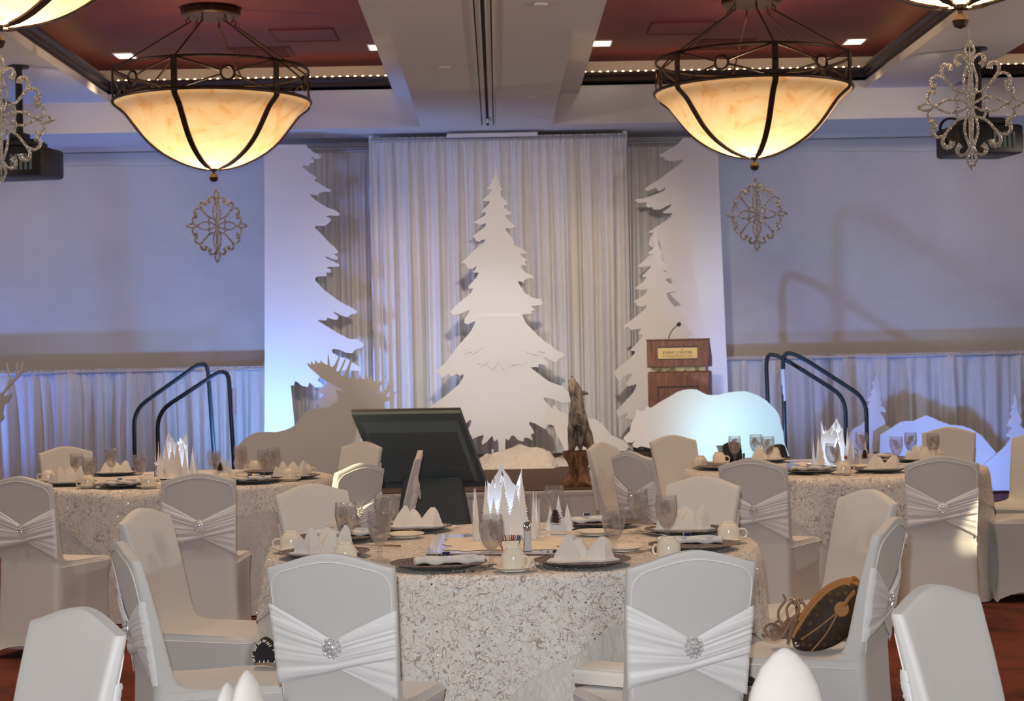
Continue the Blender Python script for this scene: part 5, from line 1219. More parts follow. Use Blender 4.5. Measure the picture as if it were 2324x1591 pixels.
def make_napkin_flat():
    t = thing('folded_napkin', 'white napkin folded flat', 'napkin')
    b = bmesh.new(); n = 16; pts = [(-0.118 + 0.236 * i / n, -0.034 + 0.006 * math.sin(i * 1.1), 0.0135 + 0.003 * math.sin(i * .9)) for i in range(n + 1)]
    tube(b, pts, [0.012 + 0.002 * math.sin(i * 1.7) for i in range(n + 1)], 10, flat=0.9); obj('rolled_edge', b, M['napkin'], t, True)
    for (x0, x1, y1, z1, z0, k) in ((-0.105, 0.112, 0.055, 0.006, 0.018, 0.3), (-0.085, 0.098, 0.042, 0.016, 0.0275, 1.9)):
        b = bmesh.new()
        def top(u, v): return (x0 + (x1 - x0) * u + 0.01 * v * math.sin(k), -0.036 + (y1 + 0.036) * v, z0 + (z1 - z0) * v + 0.003 * math.sin(u * 7 + k) + 0.004 * math.sin(u * PI))
        def bt(u, v): p_ = top(u, v); return (p_[0], p_[1], max(0.0, p_[2] - 0.010))
        g = sheet(b, top, 10, 5); h_ = sheet(b, bt, 10, 5)
        rim = [g[i][0] for i in range(11)] + [g[10][j] for j in range(1, 6)] + [g[i][5] for i in range(9, -1, -1)] + [g[0][j] for j in range(4, 0, -1)]
        rim2 = [h_[i][0] for i in range(11)] + [h_[10][j] for j in range(1, 6)] + [h_[i][5] for i in range(9, -1, -1)] + [h_[0][j] for j in range(4, 0, -1)]
        for q in range(len(rim)): b.faces.new((rim[q], rim[(q + 1) % len(rim)], rim2[(q + 1) % len(rim)], rim2[q]))
        obj('fold', b, M['napkin'], t, True)
    return t
def make_favor():
    t = thing('foil_favor', 'small blue foil favor', 'favor')
    b = bmesh.new(); bbox(b, -0.014, 0.014, -0.010, 0.010, 0, 0.010, 0.003, 1); obj('block', b, M['favor'], t)
    b = bmesh.new(); box(b, -0.0145, 0.0145, -0.003, 0.003, 0.0, 0.0106); obj('band', b, M['silver'], t); return t
def make_fork():
    t = thing('dinner_fork', 'steel dinner fork', 'cutlery')
    b = bmesh.new(); tube(b, [(0, -0.10, 0.003), (0, -0.05, 0.004), (0, 0.02, 0.006), (0, 0.045, 0.006)], [0.005, 0.004, 0.003, 0.004], 8, flat=0.5); obj('handle', b, M['steel'], t, True)
    b = bmesh.new()
    prism(b, [(-0.011, 0.058, 0.005), (-0.006, 0.044, 0.005), (0.006, 0.044, 0.005), (0.011, 0.058, 0.005)], (0, 0, 0.0025))
    for k in range(4): box(b, -0.011 + k * 0.0062, -0.0080 + k * 0.0062, 0.057, 0.095, 0.0055, 0.0075)
    obj('tines', b, M['steel'], t); return t
def make_knife():
    t = thing('dinner_knife', 'steel dinner knife', 'cutlery')
    b = bmesh.new(); tube(b, [(0, -0.11, 0.004), (0, -0.05, 0.004), (0, 0.0, 0.004)], [0.006, 0.005, 0.004], 8, flat=0.6); obj('handle', b, M['steel'], t, True)
    b = bmesh.new(); prism(b, [(-0.005, 0.0, 0.003), (0.006, 0.0, 0.003), (0.008, 0.07, 0.003), (0.003, 0.105, 0.003), (-0.005, 0.09, 0.003)], (0, 0, 0.002)); obj('blade', b, M['steel'], t); return t
def make_spoon():
    t = thing('teaspoon', 'steel spoon', 'cutlery')
    b = bmesh.new(); tube(b, [(0, -0.09, 0.003), (0, 0.0, 0.004), (0, 0.035, 0.004)], [0.005, 0.003, 0.003], 8, flat=0.5); obj('handle', b, M['steel'], t, True)
    b = bmesh.new(); lathe(b, [(0, 0.003), (0.010, 0.004), (0.015, 0.008), (0.0155, 0.009), (0.0095, 0.006), (0, 0.005)], 14, 0, Matrix.Translation((0, 0.055, 0)) @ Matrix.Diagonal((1, 1.5, 1, 1))); obj('bowl', b, M['steel'], t, True); return t
def make_shaker(nm, lab, fill):
    t = thing(nm, lab, 'shaker')
    b = bmesh.new(); lathe(b, [(0, 0.0), (0.021, 0.0), (0.021, 0.003), (0.0155, 0.045), (0.0145, 0.080), (0.0135, 0.088), (0.0125, 0.088), (0.0132, 0.080), (0.0140, 0.045), (0.0185, 0.006), (0, 0.005)], 4, 0, None, False, PI / 4); obj('glass', b, M['glass'], t)
    b = bmesh.new(); lathe(b, [(0, 0.0062), (0.0180, 0.0062), (0.0138, 0.045), (0.0130, 0.078), (0, 0.078)], 4, 0, None, True, PI / 4); obj('filling', b, M[fill], t)
    b = bmesh.new(); lathe(b, [(0.0145, 0.086), (0.0145, 0.098), (0.011, 0.108), (0.004, 0.112), (0, 0.112)], 16, cap=False); lathe(b, [(0.0145, 0.086), (0, 0.086)], 16, cap=False); obj('cap', b, M['chrome'], t, True); return t
def make_sugar():
    t = thing('sugar_caddy', 'white caddy of sweetener packets', 'caddy')
    b = bmesh.new(); lathe(b, [(0.0, 0.0), (0.032, 0.0), (0.036, 0.02), (0.046, 0.05), (0.042, 0.05), (0.033, 0.022), (0.0, 0.008)], 4, 0, Matrix.Diagonal((1, 0.8, 1, 1)), False, PI / 4); obj('dish', b, M['china'], t)
    r = random.Random(5)
    for k in range(13):
        b = bmesh.new(); x = -0.024 + k * 0.004; box(b, -0.0012, 0.0012, -0.016, 0.016, 0.0, 0.058, 0, Matrix.Translation((x, r.uniform(-.003, .003), 0.012)) @ Matrix.Rotation(-0.42 + 0.07 * k, 4, 'Y') @ Matrix.Rotation(r.uniform(-.1, .1), 4, 'X'))
        obj('packet', b, M[['pink', 'pink', 'white', 'bluep', 'bluep', 'white', 'yellowp'][k % 7]] if k > 3 else M['pink'], t)
    return t
gobP, cupP, chgP = Proto(make_goblet()), Proto(make_cup()), Proto(make_charger())
sauP = Proto(make_plate('saucer', 0.070, 'cream saucer', 'saucer', 'china', 0.012)); brdP = Proto(make_plate('bread_plate', 0.082, 'cream bread plate', 'plate', 'china', 0.014))
napT, napF, napL, favP = Proto(make_napkin_tent()), Proto(make_napkin_fan()), Proto(make_napkin_flat()), Proto(make_favor())
frkP, knfP, spnP = Proto(make_fork()), Proto(make_knife()), Proto(make_spoon())
salP, pepP, sugP = Proto(make_shaker('salt_shaker', 'glass salt shaker with a chrome cap', 'salt')), Proto(make_shaker('pepper_shaker', 'glass pepper shaker with a chrome cap', 'pepper')), Proto(make_sugar())
ZC = ZTOP + 0.002
def on(table_c, px, py, rmax=0.86):
    p = ground(px, py, ZC); d = Vector((p.x - table_c.x, p.y - table_c.y, 0))
    if d.length > rmax: d = d * (rmax / d.length)
    return Vector((table_c.x + d.x, table_c.y + d.y, ZC))
def face(table_c, p):    # rotation that turns local -Y outward to the sitter
    d = Vector((p.x - table_c.x, p.y - table_c.y)); return math.atan2(d.y, d.x) + PI / 2

def setup(T, wh, goblets, cups, chargers, napkins, breads, cutl, pref):
    for (px, py, lab) in goblets: gobP.put(on(T, px, py, 0.84), rnd.uniform(0, 6), 'goblet of ice water ' + lab.replace('first from the left', 'leftmost'), 'water goblets on the ' + wh)
    for (px, py, rz, lab) in cups:
        p = on(T, px, py, 0.84); sauP.put(p, 0, 'cream saucer ' + lab.replace('@', 'under the cup'), 'saucers on the ' + wh)
        cupP.put((p.x, p.y, ZC + 0.0055), rz, 'upturned cream cup ' + lab.replace('@ ', ''), 'coffee cups on the ' + wh)
    for (px, py, lab) in chargers: chgP.put(on(T, px, py, 0.745), rnd.uniform(0, 6), 'dark glitter charger plate ' + lab, 'charger plates on the ' + wh)
    for (px, py, kd, rz, lab) in napkins:
        p = on(T, px, py, 0.745); p.z = ZC + 0.0130
        {'T': napT, 'F': napF, 'L': napL}[kd].put(p, rz, {'T': 'white two peaked napkin ', 'F': 'white crown folded napkin ', 'L': 'white napkin folded flat '}[kd] + lab, 'folded napkins on the ' + wh)
        if kd == 'L': favP.put((p.x - 0.01, p.y + 0.0, ZC + 0.042), rz + 0.3, 'blue foil favor on the flat napkin ' + lab, 'foil favors on the ' + wh)
    for (px, py, lab) in breads: brdP.put(on(T, px, py, 0.82), 0, 'cream bread plate ' + lab, 'bread plates on the ' + wh)
    for (px, py, kd, rz, lab) in cutl:
        {'f': frkP, 'k': knfP, 's': spnP}[kd].put(on(T, px, py, 0.80), rz, {'f': 'steel dinner fork ', 'k': 'steel dinner knife ', 's': 'steel spoon '}[kd] + lab, 'cutlery on the ' + wh)
setup(tF, 'front table',
  [(786, 1246, 'behind the crown napkin at the front left'), (862, 1272, 'beside the empty bread plate at the left of the front table'), (874, 1224, 'in front of the black screen, back left of the front table'), (1116, 1286, 'with ice heaped over its rim, beside the sweetener caddy'),
   (1260, 1199, 'half hidden behind the small paper trees'), (1449, 1208, 'at the back right in front of the narrow chair back'), (1394, 1262, 'just right of the mirror tile'), (1514, 1230, 'at the right of the front table before the plain chair back')],
  [(661, 1252, PI, '@ at the left edge of the front table'), (784, 1282, PI + .5, '@ peeping over the near left chair'), (755, 1212, PI, '@ behind the left goblet of the front table'), (1166, 1300, -0.7, '@ at the middle front edge of the table'),
   (1518, 1270, 2.4, '@ peeping over the near right chair'), (1654, 1230, 0.0, '@ at the right edge of the front table'), (1548, 1196, 0.5, '@ behind the right goblet of the front table')],
  [(735, 1262, 'under the crown napkin at the front left'), (985, 1290, 'at the front of the table, left of the middle cup'), (907, 1199, 'at the back left before the black screen'), (735, 1224, 'behind the left goblet of the front table'),
   (1335, 1284, 'at the front of the table, right of the middle cup'), (1390, 1187, 'at the back right under a rolled napkin'), (1572, 1208, 'at the right under the crown napkin'), (1574, 1244, 'behind the near right chair')],
  [(735, 1262, 'F', 0.1, 'at the front left by the upturned cup'), (1010, 1290, 'L', 0.12, 'at the front, left of the middle cup'), (922, 1199, 'T', 0.1, 'in front of the black screen'), (785, 1222, 'L', 0.0, 'behind the left goblet'),
   (1340, 1286, 'T', 0.1, 'at the front, right of the middle cup'), (1370, 1184, 'L', 0.3, 'at the back right of the front table'), (1580, 1206, 'F', -0.1, 'at the right before the plain chair back'), (1566, 1240, 'L', -0.1, 'behind the near right chair')],
  [(917, 1219, 'beside the third goblet'), (1352, 1213, 'just right of the small paper trees'), (1414, 1249, 'right of the peaked napkin'), (660, 1231, 'behind the leftmost cup')],
  [(1212, 1286, 'f', 0.05, 'left one of the pair beside the middle cup'), (1232, 1287, 'f', 0.02, 'right one of the pair beside the middle cup'), (1078, 1302, 'k', -0.5, 'left of the middle cup'), (1092, 1301, 's', -0.45, 'left of the middle cup'), (1478, 1212, 'f', 0.6, 'beside the right goblet'), (1003, 1197, 'f', -1.2, 'at the back left of the front table'),
   (1462, 1254, 'f', -0.9, 'near the hidden right plate'), (852, 1240, 'k', 1.1, 'at the left of the front table'), (1582, 1220, 'k', 0.9, 'below the crown napkin at the right'), (1472, 1193, 's', -1.3, 'at the back right of the front table')], 'f')
setup(tL, 'rear left table',
  [(175, 1094, 'first from the left on the rear left table'), (203, 1106, 'second from the left on the rear left table'), (253, 1080, 'third from the left on the rear left table'), (318, 1099, 'fourth from the left on the rear left table'), (486, 1087, 'before the small paper trees of the rear left table'),
   (546, 1073, 'before the left end of the moose'), (599, 1084, 'nearer one of the pair before the moose'), (621, 1078, 'farther one of the pair before the moose')],
  [(90, 1094, PI, '@ at the left edge of the rear left table'), (137, 1113, PI, '@ beside the left chair of the rear left table'), (163, 1087, PI, '@ behind the first goblet of the rear left table'), (312, 1114, 0.4, '@ at the front of the rear left table'), (522, 1104, 0.2, '@ just right of the squarely facing chair'), (579, 1071, PI, '@ behind the goblets before the moose'), (679, 1091, 0.2, '@ at the right front of the rear left table'), (693, 1080, 0.4, '@ at the right edge of the rear left table')],
  [(135, 1101, 'at the left of the rear left table'), (228, 1112, 'at the front of the rear left table'), (262, 1077, 'at the back of the rear left table'), (615, 1098, 'right of the squarely facing chair'), (690, 1085, 'at the right edge of the rear left table'), (610, 1074, 'at the back right of the rear left table')],
  [(138, 1100, 'F', 0.1, 'at the left of the rear left table'), (225, 1112, 'L', 0.1, 'at the front of the rear left table'), (262, 1077, 'T', 0.0, 'at the back of the rear left table'), (600, 1097, 'L', 0.1, 'right of the squarely facing chair'), (688, 1086, 'F', 0.0, 'at the right edge of the rear left table')],
  [(560, 1083, 'beside the goblet before the moose'), (345, 1090, 'beside the pepper shaker of the rear left table')],
  [(715, 1098, 'k', 1.0, 'at the right edge of the rear left table'), (255, 1106, 'f', 0.9, 'at the front of the rear left table')], 'l')
setup(tR, 'rear right table',
  [(1668, 1050, 'first from the left before the bear'), (1686, 1044, 'second from the left before the bear'), (1744, 1052, 'third from the left before the bear'), (1890, 1074, 'before the glowing paper mountain of the rear right table'), (1960, 1040, 'behind the paper trees of the rear right table'),
   (2035, 1055, 'first of three right of the paper trees'), (2076, 1042, 'second of three right of the paper trees'), (2118, 1046, 'third of three before the far plain chair')],
  [(1590, 1062, PI, '@ at the left edge of the rear right table'), (1613, 1052, 0, '@ farther one at the left edge of the rear right table'), (1915, 1077, 0.3, '@ in front of the sweetener caddy of the rear right table'), (2148, 1044, 0, '@ at the right edge of the rear right table')],
  [(1640, 1064, 'at the left of the rear right table'), (1840, 1073, 'at the front of the rear right table'), (1995, 1070, 'under the front peaked napkin of the rear right table'), (1715, 1046, 'at the back left of the rear right table'), (2000, 1043, 'at the back of the rear right table'), (2105, 1046, 'at the right of the rear right table')],
  [(1717, 1046, 'T', 0.2, 'before the feet of the bear'), (1840, 1072, 'L', -0.1, 'at the front of the rear right table'), (2003, 1069, 'T', 0.1, 'at the front right of the rear right table'), (1990, 1043, 'L', 0.2, 'at the back of the rear right table'), (2112, 1045, 'F', 0.0, 'before the far plain chair')],
  [(2030, 1047, 'at the back of the rear right table')],
  [(1880, 1080, 'f', 0.9, 'at the front of the rear right table'), (1957, 1079, 'f', -0.9, 'beside the front cup of the rear right table')], 'r')
salP.put(on(tF, 1197, 1254), 0.2, 'salt shaker with a chrome cap on the front table', 'shakers')
salP.put(on(tL, 403, 1079), 0.3, 'salt shaker with a chrome cap on the rear left table', 'shakers')
salP.put(on(tR, 1943, 1058), 0.3, 'salt shaker with a chrome cap on the rear right table', 'shakers')
pepP.put(on(tL, 355, 1087), 0.1, 'pepper shaker on the rear left table'); 
sugP.put(on(tF, 1157, 1258), 0.1, 'white caddy of sweetener packets on the front table', 'sweetener caddies')
sugP.put(on(tR, 1915, 1060), 0.1, 'white caddy of sweetener packets on the rear right table', 'sweetener caddies')
sugP.put(on(tL, 368, 1083), 0.1, 'white caddy of sweetener packets on the rear left table', 'sweetener caddies')

# ================================================================== CENTREPIECES
def tree_outline(h, wd, seed, tiers=14):
    r = random.Random(seed); L, Rr = [], []
    for side in (-1, 1):
        pts = []
        for k in range(tiers):
            f = k / tiers; hw_ = wd * 0.5 * (1 - f) ** 1.05 * r.uniform(0.85, 1.1); z = h * (0.10 + 0.88 * f)
            pts.append((side * max(0.0015, hw_), z)); pts.append((side * max(0.001, hw_ * 0.62), z + h * 0.030))
        (L if side < 0 else Rr).extend(pts)
    return [(-wd * 0.10, 0)] + L + [(0, h)] + list(reversed(Rr)) + [(wd * 0.10, 0)]
def make_luminary():
    t = thing('paper_mountain', 'white paper mountain lantern ringed by cut paper trees', 'centrepiece')
    R_, H, ZK, nu, nv = 0.070, 0.225, 1.24, 150, 84
    slits = [((0.30, 0.10), (0.36, 0.17), (0.40, 0.235), (0.44, 0.16)), ((0.06, 0.155), (0.13, 0.21), (0.17, 0.13)), ((0.36, 0.04), (0.43, 0.085), (0.47, 0.12)), ((0.49, 0.17), (0.51, 0.21), (0.54, 0.13)), ((0.22, 0.14), (0.27, 0.185), (0.30, 0.15)), ((0.64, 0.12), (0.72, 0.19), (0.77, 0.14), (0.85, 0.18)), ((0.10, 0.09), (0.14, 0.13), (0.19, 0.10))]
    def dseg(p, a, c):
        ax, ay = a; bx, by = c; k = R_ * 2 * PI
        px_, py_, ax, bx = p[0] * k, p[1], ax * k, bx * k
        dx, dy = bx - ax, by - ay; tt = max(0, min(1, ((px_ - ax) * dx + (py_ - ay) * dy) / (dx * dx + dy * dy)))
        return math.hypot(px_ - ax - tt * dx, py_ - ay - tt * dy)
    def rim(u):
        base = 0.160 + 0.068 * max(0, 1 - abs(u - 0.50) / 0.14) + 0.030 * max(0, 1 - abs(u - 0.28) / 0.09) + 0.062 * max(0, 1 - abs(u - 0.80) / 0.12) + 0.030 * max(0, 1 - abs(u - 0.06) / 0.10)
        j = int(u * 30); q = random.Random(j).uniform(-0.006, 0.007); q2 = random.Random((j + 1) % 30).uniform(-0.006, 0.007); f = u * 30 - j
        return base + q + (q2 - q) * f
    b = bmesh.new(); g = {}
    for i in range(nu):
        u = i / nu; top = rim(u)
        for j in range(nv + 1):
            z = top * j / nv; rr_ = R_ * (1 - 0.05 * z / H); a = PI * 0.5 + 2 * PI * u - 0.2
            g[i, j] = b.verts.new((rr_ * math.cos(a), rr_ * math.sin(a), z * ZK + 0.004))
    for i in range(nu):
        for j in range(nv):
            u = (i + .5) / nu; z = rim(u) * (j + .5) / nv
            if any(dseg((u, z), s[k], s[k + 1]) < 0.0019 for s in slits for k in range(len(s) - 1)): continue
            b.faces.new((g[i, j], g[(i + 1) % nu, j], g[(i + 1) % nu, j + 1], g[i, j + 1]))
    bmesh.ops.delete(b, geom=[v for v in b.verts if not v.link_faces], context='VERTS')
    obj('paper_shell', b, M['pearl'], t, 'all')
    b = bmesh.new(); lathe(b, [(0, 0.012), (0.040, 0.012), (0.040, 0.165), (0.0, 0.18)], 24); obj('light_core', b, M['led'], t, True)
    b = bmesh.new(); lathe(b, [(0, 0.0), (0.138, 0.0), (0.14, 0.003), (0, 0.006)], 40); obj('base_disc', b, M['paper'], t, True)
    r = random.Random(11)
    for k, (a, h, wd, rad) in enumerate(((-2.95, .15, .05, .125), (-2.6, .20, .075, .13), (-2.25, .225, .07, .115), (-1.95, .165, .075, .118), (-1.62, .235, .085, .108), (-1.22, .20, .10, .118), (-0.95, .24, .085, .112), (-0.6, .185, .06, .13), (-0.25, .15, .05, .132), (0.3, .17, .06, .125), (1.2, .18, .07, .12), (2.1, .17, .07, .12), (2.8, .19, .07, .125))):
        o_ = Vector((rad * math.cos(a), rad * math.sin(a), 0.004)); tx_ = Vector((-math.sin(a), math.cos(a), 0)); nn = Vector((math.cos(a), math.sin(a), 0))
        b = bmesh.new(); prism(b, [o_ + tx_ * x + Vector((0, 0, z)) - nn * (x * x * 3) for x, z in tree_outline(h, wd, k, 18)], nn * 0.0016); obj('paper_tree', b, M['paper'], t)
    return t
lumP = Proto(make_luminary())
def make_trio():
    t = thing('paper_tree_block', 'three white cut paper spruces behind a small white block', 'ornament')
    for k, (x, y, h, wd) in enumerate(((-0.030, 0.012, 0.105, 0.055), (0.003, 0.022, 0.145, 0.062), (0.038, 0.012, 0.112, 0.058))):
        b = bmesh.new(); prism(b, [(x + a, y, z) for a, z in tree_outline(h, wd, 30 + k, 12)], (0, 0.0016, 0)); obj('paper_tree', b, M['paper'], t)
    b = bmesh.new(); bbox(b, -0.032, 0.032, -0.035, -0.004, 0.0, 0.030, 0.002, 1); obj('block', b, M['blockwood'], t)
    b = bmesh.new(); box(b, -0.05, 0.055, 0.002, 0.028, 0.0, 0.004); obj('base', b, M['paper'], t)
    return t
trioP = Proto(make_trio())
def make_cone():
    t = thing('pinecone', 'brown pinecone', 'pinecone')
    b = bmesh.new(); lathe(b, [(0, 0.004), (0.010, 0.008), (0.013, 0.025), (0.008, 0.045), (0, 0.055)], 10); obj('core', b, M['cone'], t)
    for k in range(44):
        f = k / 44; a = k * 2.39996; z = 0.006 + 0.046 * f; L = 0.017 * (1 - 0.62 * f) * (0.75 + 0.5 * min(1, f * 4)); up = -0.2 + 1.35 * f
        b = bmesh.new(); d = Vector((math.cos(a), math.sin(a), 0)); s_ = Vector((-d.y, d.x, 0)); e = (d * math.cos(up) + Vector((0, 0, math.sin(up))))
        o_ = d * 0.008 * (1 - f * .6) + Vector((0, 0, z)); w_ = 0.0062 * (1 - 0.5 * f)
        prism(b, [o_ - s_ * w_ * .5, o_ + e * L * .8 - s_ * w_, o_ + e * L, o_ + e * L * .8 + s_ * w_, o_ + s_ * w_ * .5], Vector((0, 0, 0.0022)))
        obj('scale', b, M['cone'], t)
    return t
coneP = Proto(make_cone())
def mirror(T, px0, px1, py0, py1, lab, lab2, seed):
    P = [ground(px0[0], py0, ZC), ground(px0[1], py0, ZC), ground(px1[1], py1, ZC), ground(px1[0], py1, ZC)]
    c = sum(P, Vector()) / 4
    b = bmesh.new(); prism(b, [p - c for p in P], (0, 0, 0.005)); o = thing('mirror_tile', lab, 'mirror', c, 0, 'mirror tiles'); obj('glass', b, M['mirror'], o)
    b = bmesh.new(); prism(b, [(p - c) * 1.0 + Vector((0, 0, 0.0)) for p in P], (0, 0, -0.0015)); obj('backing', b, M['blackgap'], o)
    sx = (P[1] - P[0]).length / 2; sy = (P[3] - P[0]).length / 2; r = random.Random(seed); ph = [r.uniform(0, 6) for _ in range(6)]
    b = bmesh.new(); n = 72; ctr = b.verts.new((0, 0, 0.012)); prev = None
    for q in (0.35, 0.7, 0.92, 1.0):
        ring = []
        for k in range(n):
            a = 2 * PI * k / n; e = 0.86 + 0.06 * math.sin(5 * a + ph[0]) + 0.05 * math.sin(11 * a + ph[1]) + 0.035 * math.sin(23 * a + ph[2])
            x = sx * 0.93 * q * e * math.copysign(abs(math.cos(a)) ** 0.6, math.cos(a)); y = sy * 0.90 * q * e * math.copysign(abs(math.sin(a)) ** 0.6, math.sin(a))
            ring.append(b.verts.new((x, y, 0.006 + (0.007 + 0.004 * math.sin(17 * a + q * 9)) * (1 - q ** 3) + (0.0 if q == 1.0 else 0.002))))
        for k in range(n):
            if prev is None: b.faces.new((ctr, ring[k], ring[(k + 1) % n]))
            else: b.faces.new((prev[k], ring[k], ring[(k + 1) % n], prev[(k + 1) % n]))
        prev = ring
    b.faces.new(prev)
    tag(obj('table_snow', b, M['snow'], None, True, c), lab2, 'artificial snow', 'table snow', 'stuff'); return c
mirror(tF, (985, 1312), (967, 1340), 1215, 1258, 'rectangular mirror tile in the middle of the front table', 'cream artificial snow heaped on the mirror of the front table', 1)
mirror(tL, (372, 520), (352, 535), 1080, 1092, 'mirror tile in the middle of the rear left table', 'cream artificial snow on the mirror of the rear left table', 2)
mirror(tR, (1790, 1990), (1780, 2010), 1048, 1064, 'mirror tile in the middle of the rear right table', 'cream artificial snow on the mirror of the rear right table', 3)
ZM = ZC + 0.014
def lum(px, py, rz, lab): p = ground(px, py, ZM); return lumP.put((p.x, p.y, ZM - 0.002), rz, lab, 'paper mountain centrepieces')
lum(1148, 1222, 0.0, 'glowing white paper mountain lantern ringed by paper trees on the front table')
lum(402, 1083, -0.4, 'glowing white paper mountain lantern ringed by paper trees on the rear left table')
lum(1890, 1056, 2.7, 'glowing white paper mountain lantern ringed by paper trees on the rear right table')
for (px, py, lab, T) in ((1268, 1205, 'three small paper spruces behind a white block on the front table', 'f'), (503, 1080, 'three small paper spruces behind a white block on the rear left table', 'l'), (1968, 1052, 'three small paper spruces behind a white block on the rear right table', 'r')):
    p = ground(px, py, ZM); trioP.put((p.x, p.y + 0.03, ZM - 0.004), 0.0, lab, 'paper tree blocks')
    coneP.put((p.x - 0.012, p.y + 0.03 - 0.02, ZM + 0.026), 0.4, 'brown pinecone on the white block of the ' + {'f': 'front table', 'l': 'rear left table', 'r': 'rear right table'}[T], 'pinecones')
p = ground(1150, 1236, ZM); b = bmesh.new(); lathe(b, [(0, 0), (0.012, 0.002), (0.0165, 0.014), (0.014, 0.026), (0.006, 0.033), (0, 0.034)], 16); tag(obj('snowball', b, M['paper'], None, True, (p.x, p.y, ZM - 0.002)), 'small round white snowball at the foot of the front paper mountain', 'ornament')

# two tall napkins on the nearest table, mostly below the frame
for (px, py, d, rz, w_, lab) in ((563, 1516, 3.2, 1.15, 0.115, 'blurred standing napkin peak at the bottom of the picture, left of the near chair back'), (1776, 1466, 3.2, 0.1, 0.150, 'blurred standing napkin peak at the bottom of the picture, before the handbag chair')):
    q = at(px, py, d); t = thing('standing_napkin', lab, 'napkin', (q.x, d - 0.02, ZC), rz, 'napkins on the nearest table')
    h = q.z - ZC
    for k, s in enumerate((1.0, 0.8)):
        b = bmesh.new(); n = 20
        prof_ = [(w_ * 0.5, 0), (w_ * 0.49, h * 0.3), (w_ * 0.42, h * 0.55), (w_ * 0.30, h * 0.78), (w_ * 0.15, h * 0.93), (w_ * 0.05, h * 0.99), (0, h)]
        lathe(b, [(r_ * s, z * (1 if k == 0 else 0.8)) for r_, z in prof_], 20, 0, Matrix.Translation((0.0 if k == 0 else w_ * 0.10, 0.0 if k == 0 else 0.05, 0)) @ Matrix.Diagonal((1, 0.45, 1, 1))); obj('fold', b, M['napkin_near'], t, True)

# ================================================================== THINGS ON THE CHAIRS
ZSEAT = 0.487
# handbag leaning on the right chair's back
Yb = 5.70
op = [(1802, 1462), (1799, 1440), (1816, 1410), (1842, 1372), (1872, 1340), (1902, 1322), (1930, 1315), (1950, 1326), (1952, 1362), (1946, 1400), (1926, 1434), (1894, 1458), (1858, 1470), (1824, 1471)]
OP = [at(x, y, Yb) for x, y in op]; zb = min(p.z for p in OP); o0 = Vector((sum(p.x for p in OP) / len(OP), Yb, zb)); dz = ZSEAT + 0.002 - zb
t = thing('handbag', 'brown monogrammed canvas handbag with tan leather trim lying on the right chair', 'handbag', (o0.x, Yb, zb + dz))
OPl = spline([p - o0 for p in OP], 4, True); cc = sum(OPl, Vector()) / len(OPl)
b = bmesh.new(); rings = []
for (s, y) in ((0.0, -0.062), (0.55, -0.058), (0.82, -0.044), (0.96, -0.020), (1.0, 0.0), (0.96, 0.03), (0.80, 0.055), (0.0, 0.06)):
    if s == 0: rings.append([b.verts.new((cc.x, y, cc.z))])
    else: rings.append([b.verts.new((cc.x + (p.x - cc.x) * s, y, cc.z + (p.z - cc.z) * s)) for p in OPl])
n = len(OPl)
for A, B in zip(rings, rings[1:]):
    for i in range(n):
        j = (i + 1) % n
        if len(A) == 1: b.faces.new((A[0], B[i], B[j]))
        elif len(B) == 1: b.faces.new((A[i], A[j], B[0]))
        else: b.faces.new((A[i], A[j], B[j], B[i]))
obj('canvas_body', b, M['bag'], t, 'all')
b = bmesh.new(); tube(b, [Vector((p.x, -0.005, p.z)) for p in OPl[4:29]], 0.009, 8, flat=1.3, up=(0, 1, 0)); obj('leather_trim', b, M['tan'], t, True)
b = bmesh.new(); tube(b, [Vector((p.x * 0.97 + cc.x * .03, 0.03, p.z)) for p in OPl[4:29]], 0.012, 8); obj('leather_side', b, M['tan'], t, True)
def bagp(px, py, y): q = at(px, py, Yb) - o0; return Vector((q.x, y, q.z))
for pts in ([(1888, 1380), (1850, 1410), (1812, 1440)], [(1890, 1383), (1866, 1425), (1836, 1466)]):
    b = bmesh.new(); tube(b, spline([bagp(pts[0][0], pts[0][1], -0.064), bagp(pts[1][0], pts[1][1], -0.066), bagp(pts[2][0], pts[2][1], -0.046)], 6), 0.0028, 6); obj('cord', b, M['tan'], t, True)
b = bmesh.new(); q = bagp(1901, 1370, -0.062); lathe(b, [(0, 0.0), (0.024, 0.0), (0.025, 0.004), (0.022, 0.007), (0, 0.007)], 24, 0, Matrix.Translation(q) @ Matrix.Rotation(PI / 2, 4, 'X')); tb = obj('leather_tab', b, M['tan'], t, True)
b = bmesh.new(); tube(b, spline([bagp(1905, 1362, -0.071), bagp(1916, 1346, -0.068), bagp(1932, 1332, -0.05)], 5), 0.010, 8, flat=0.4); obj('leather_loop', b, M['tan'], tb, True)
b = bmesh.new(); lathe(b, [(0, -0.004), (0.004, 0), (0, 0.004)], 10, 0, Matrix.Translation(bagp(1900, 1371, -0.071))); obj('stud', b, M['brass'], tb, True)
b = bmesh.new(); tube(b, spline([bagp(1920, 1322, -0.02), bagp(1936, 1306, 0.0), bagp(1950, 1320, 0.02), bagp(1944, 1345, 0.03)], 6), 0.008, 8); obj('handle', b, M['tan'], t, True)
b = bmesh.new(); lathe(b, [(0, -0.006), (0.009, -0.003), (0.009, 0.003), (0, 0.006)], 12, 0, Matrix.Translation(bagp(1805, 1452, -0.03)) @ Matrix.Rotation(PI / 2, 4, 'X')); obj('zip_end', b, M['chrome'], t, True)
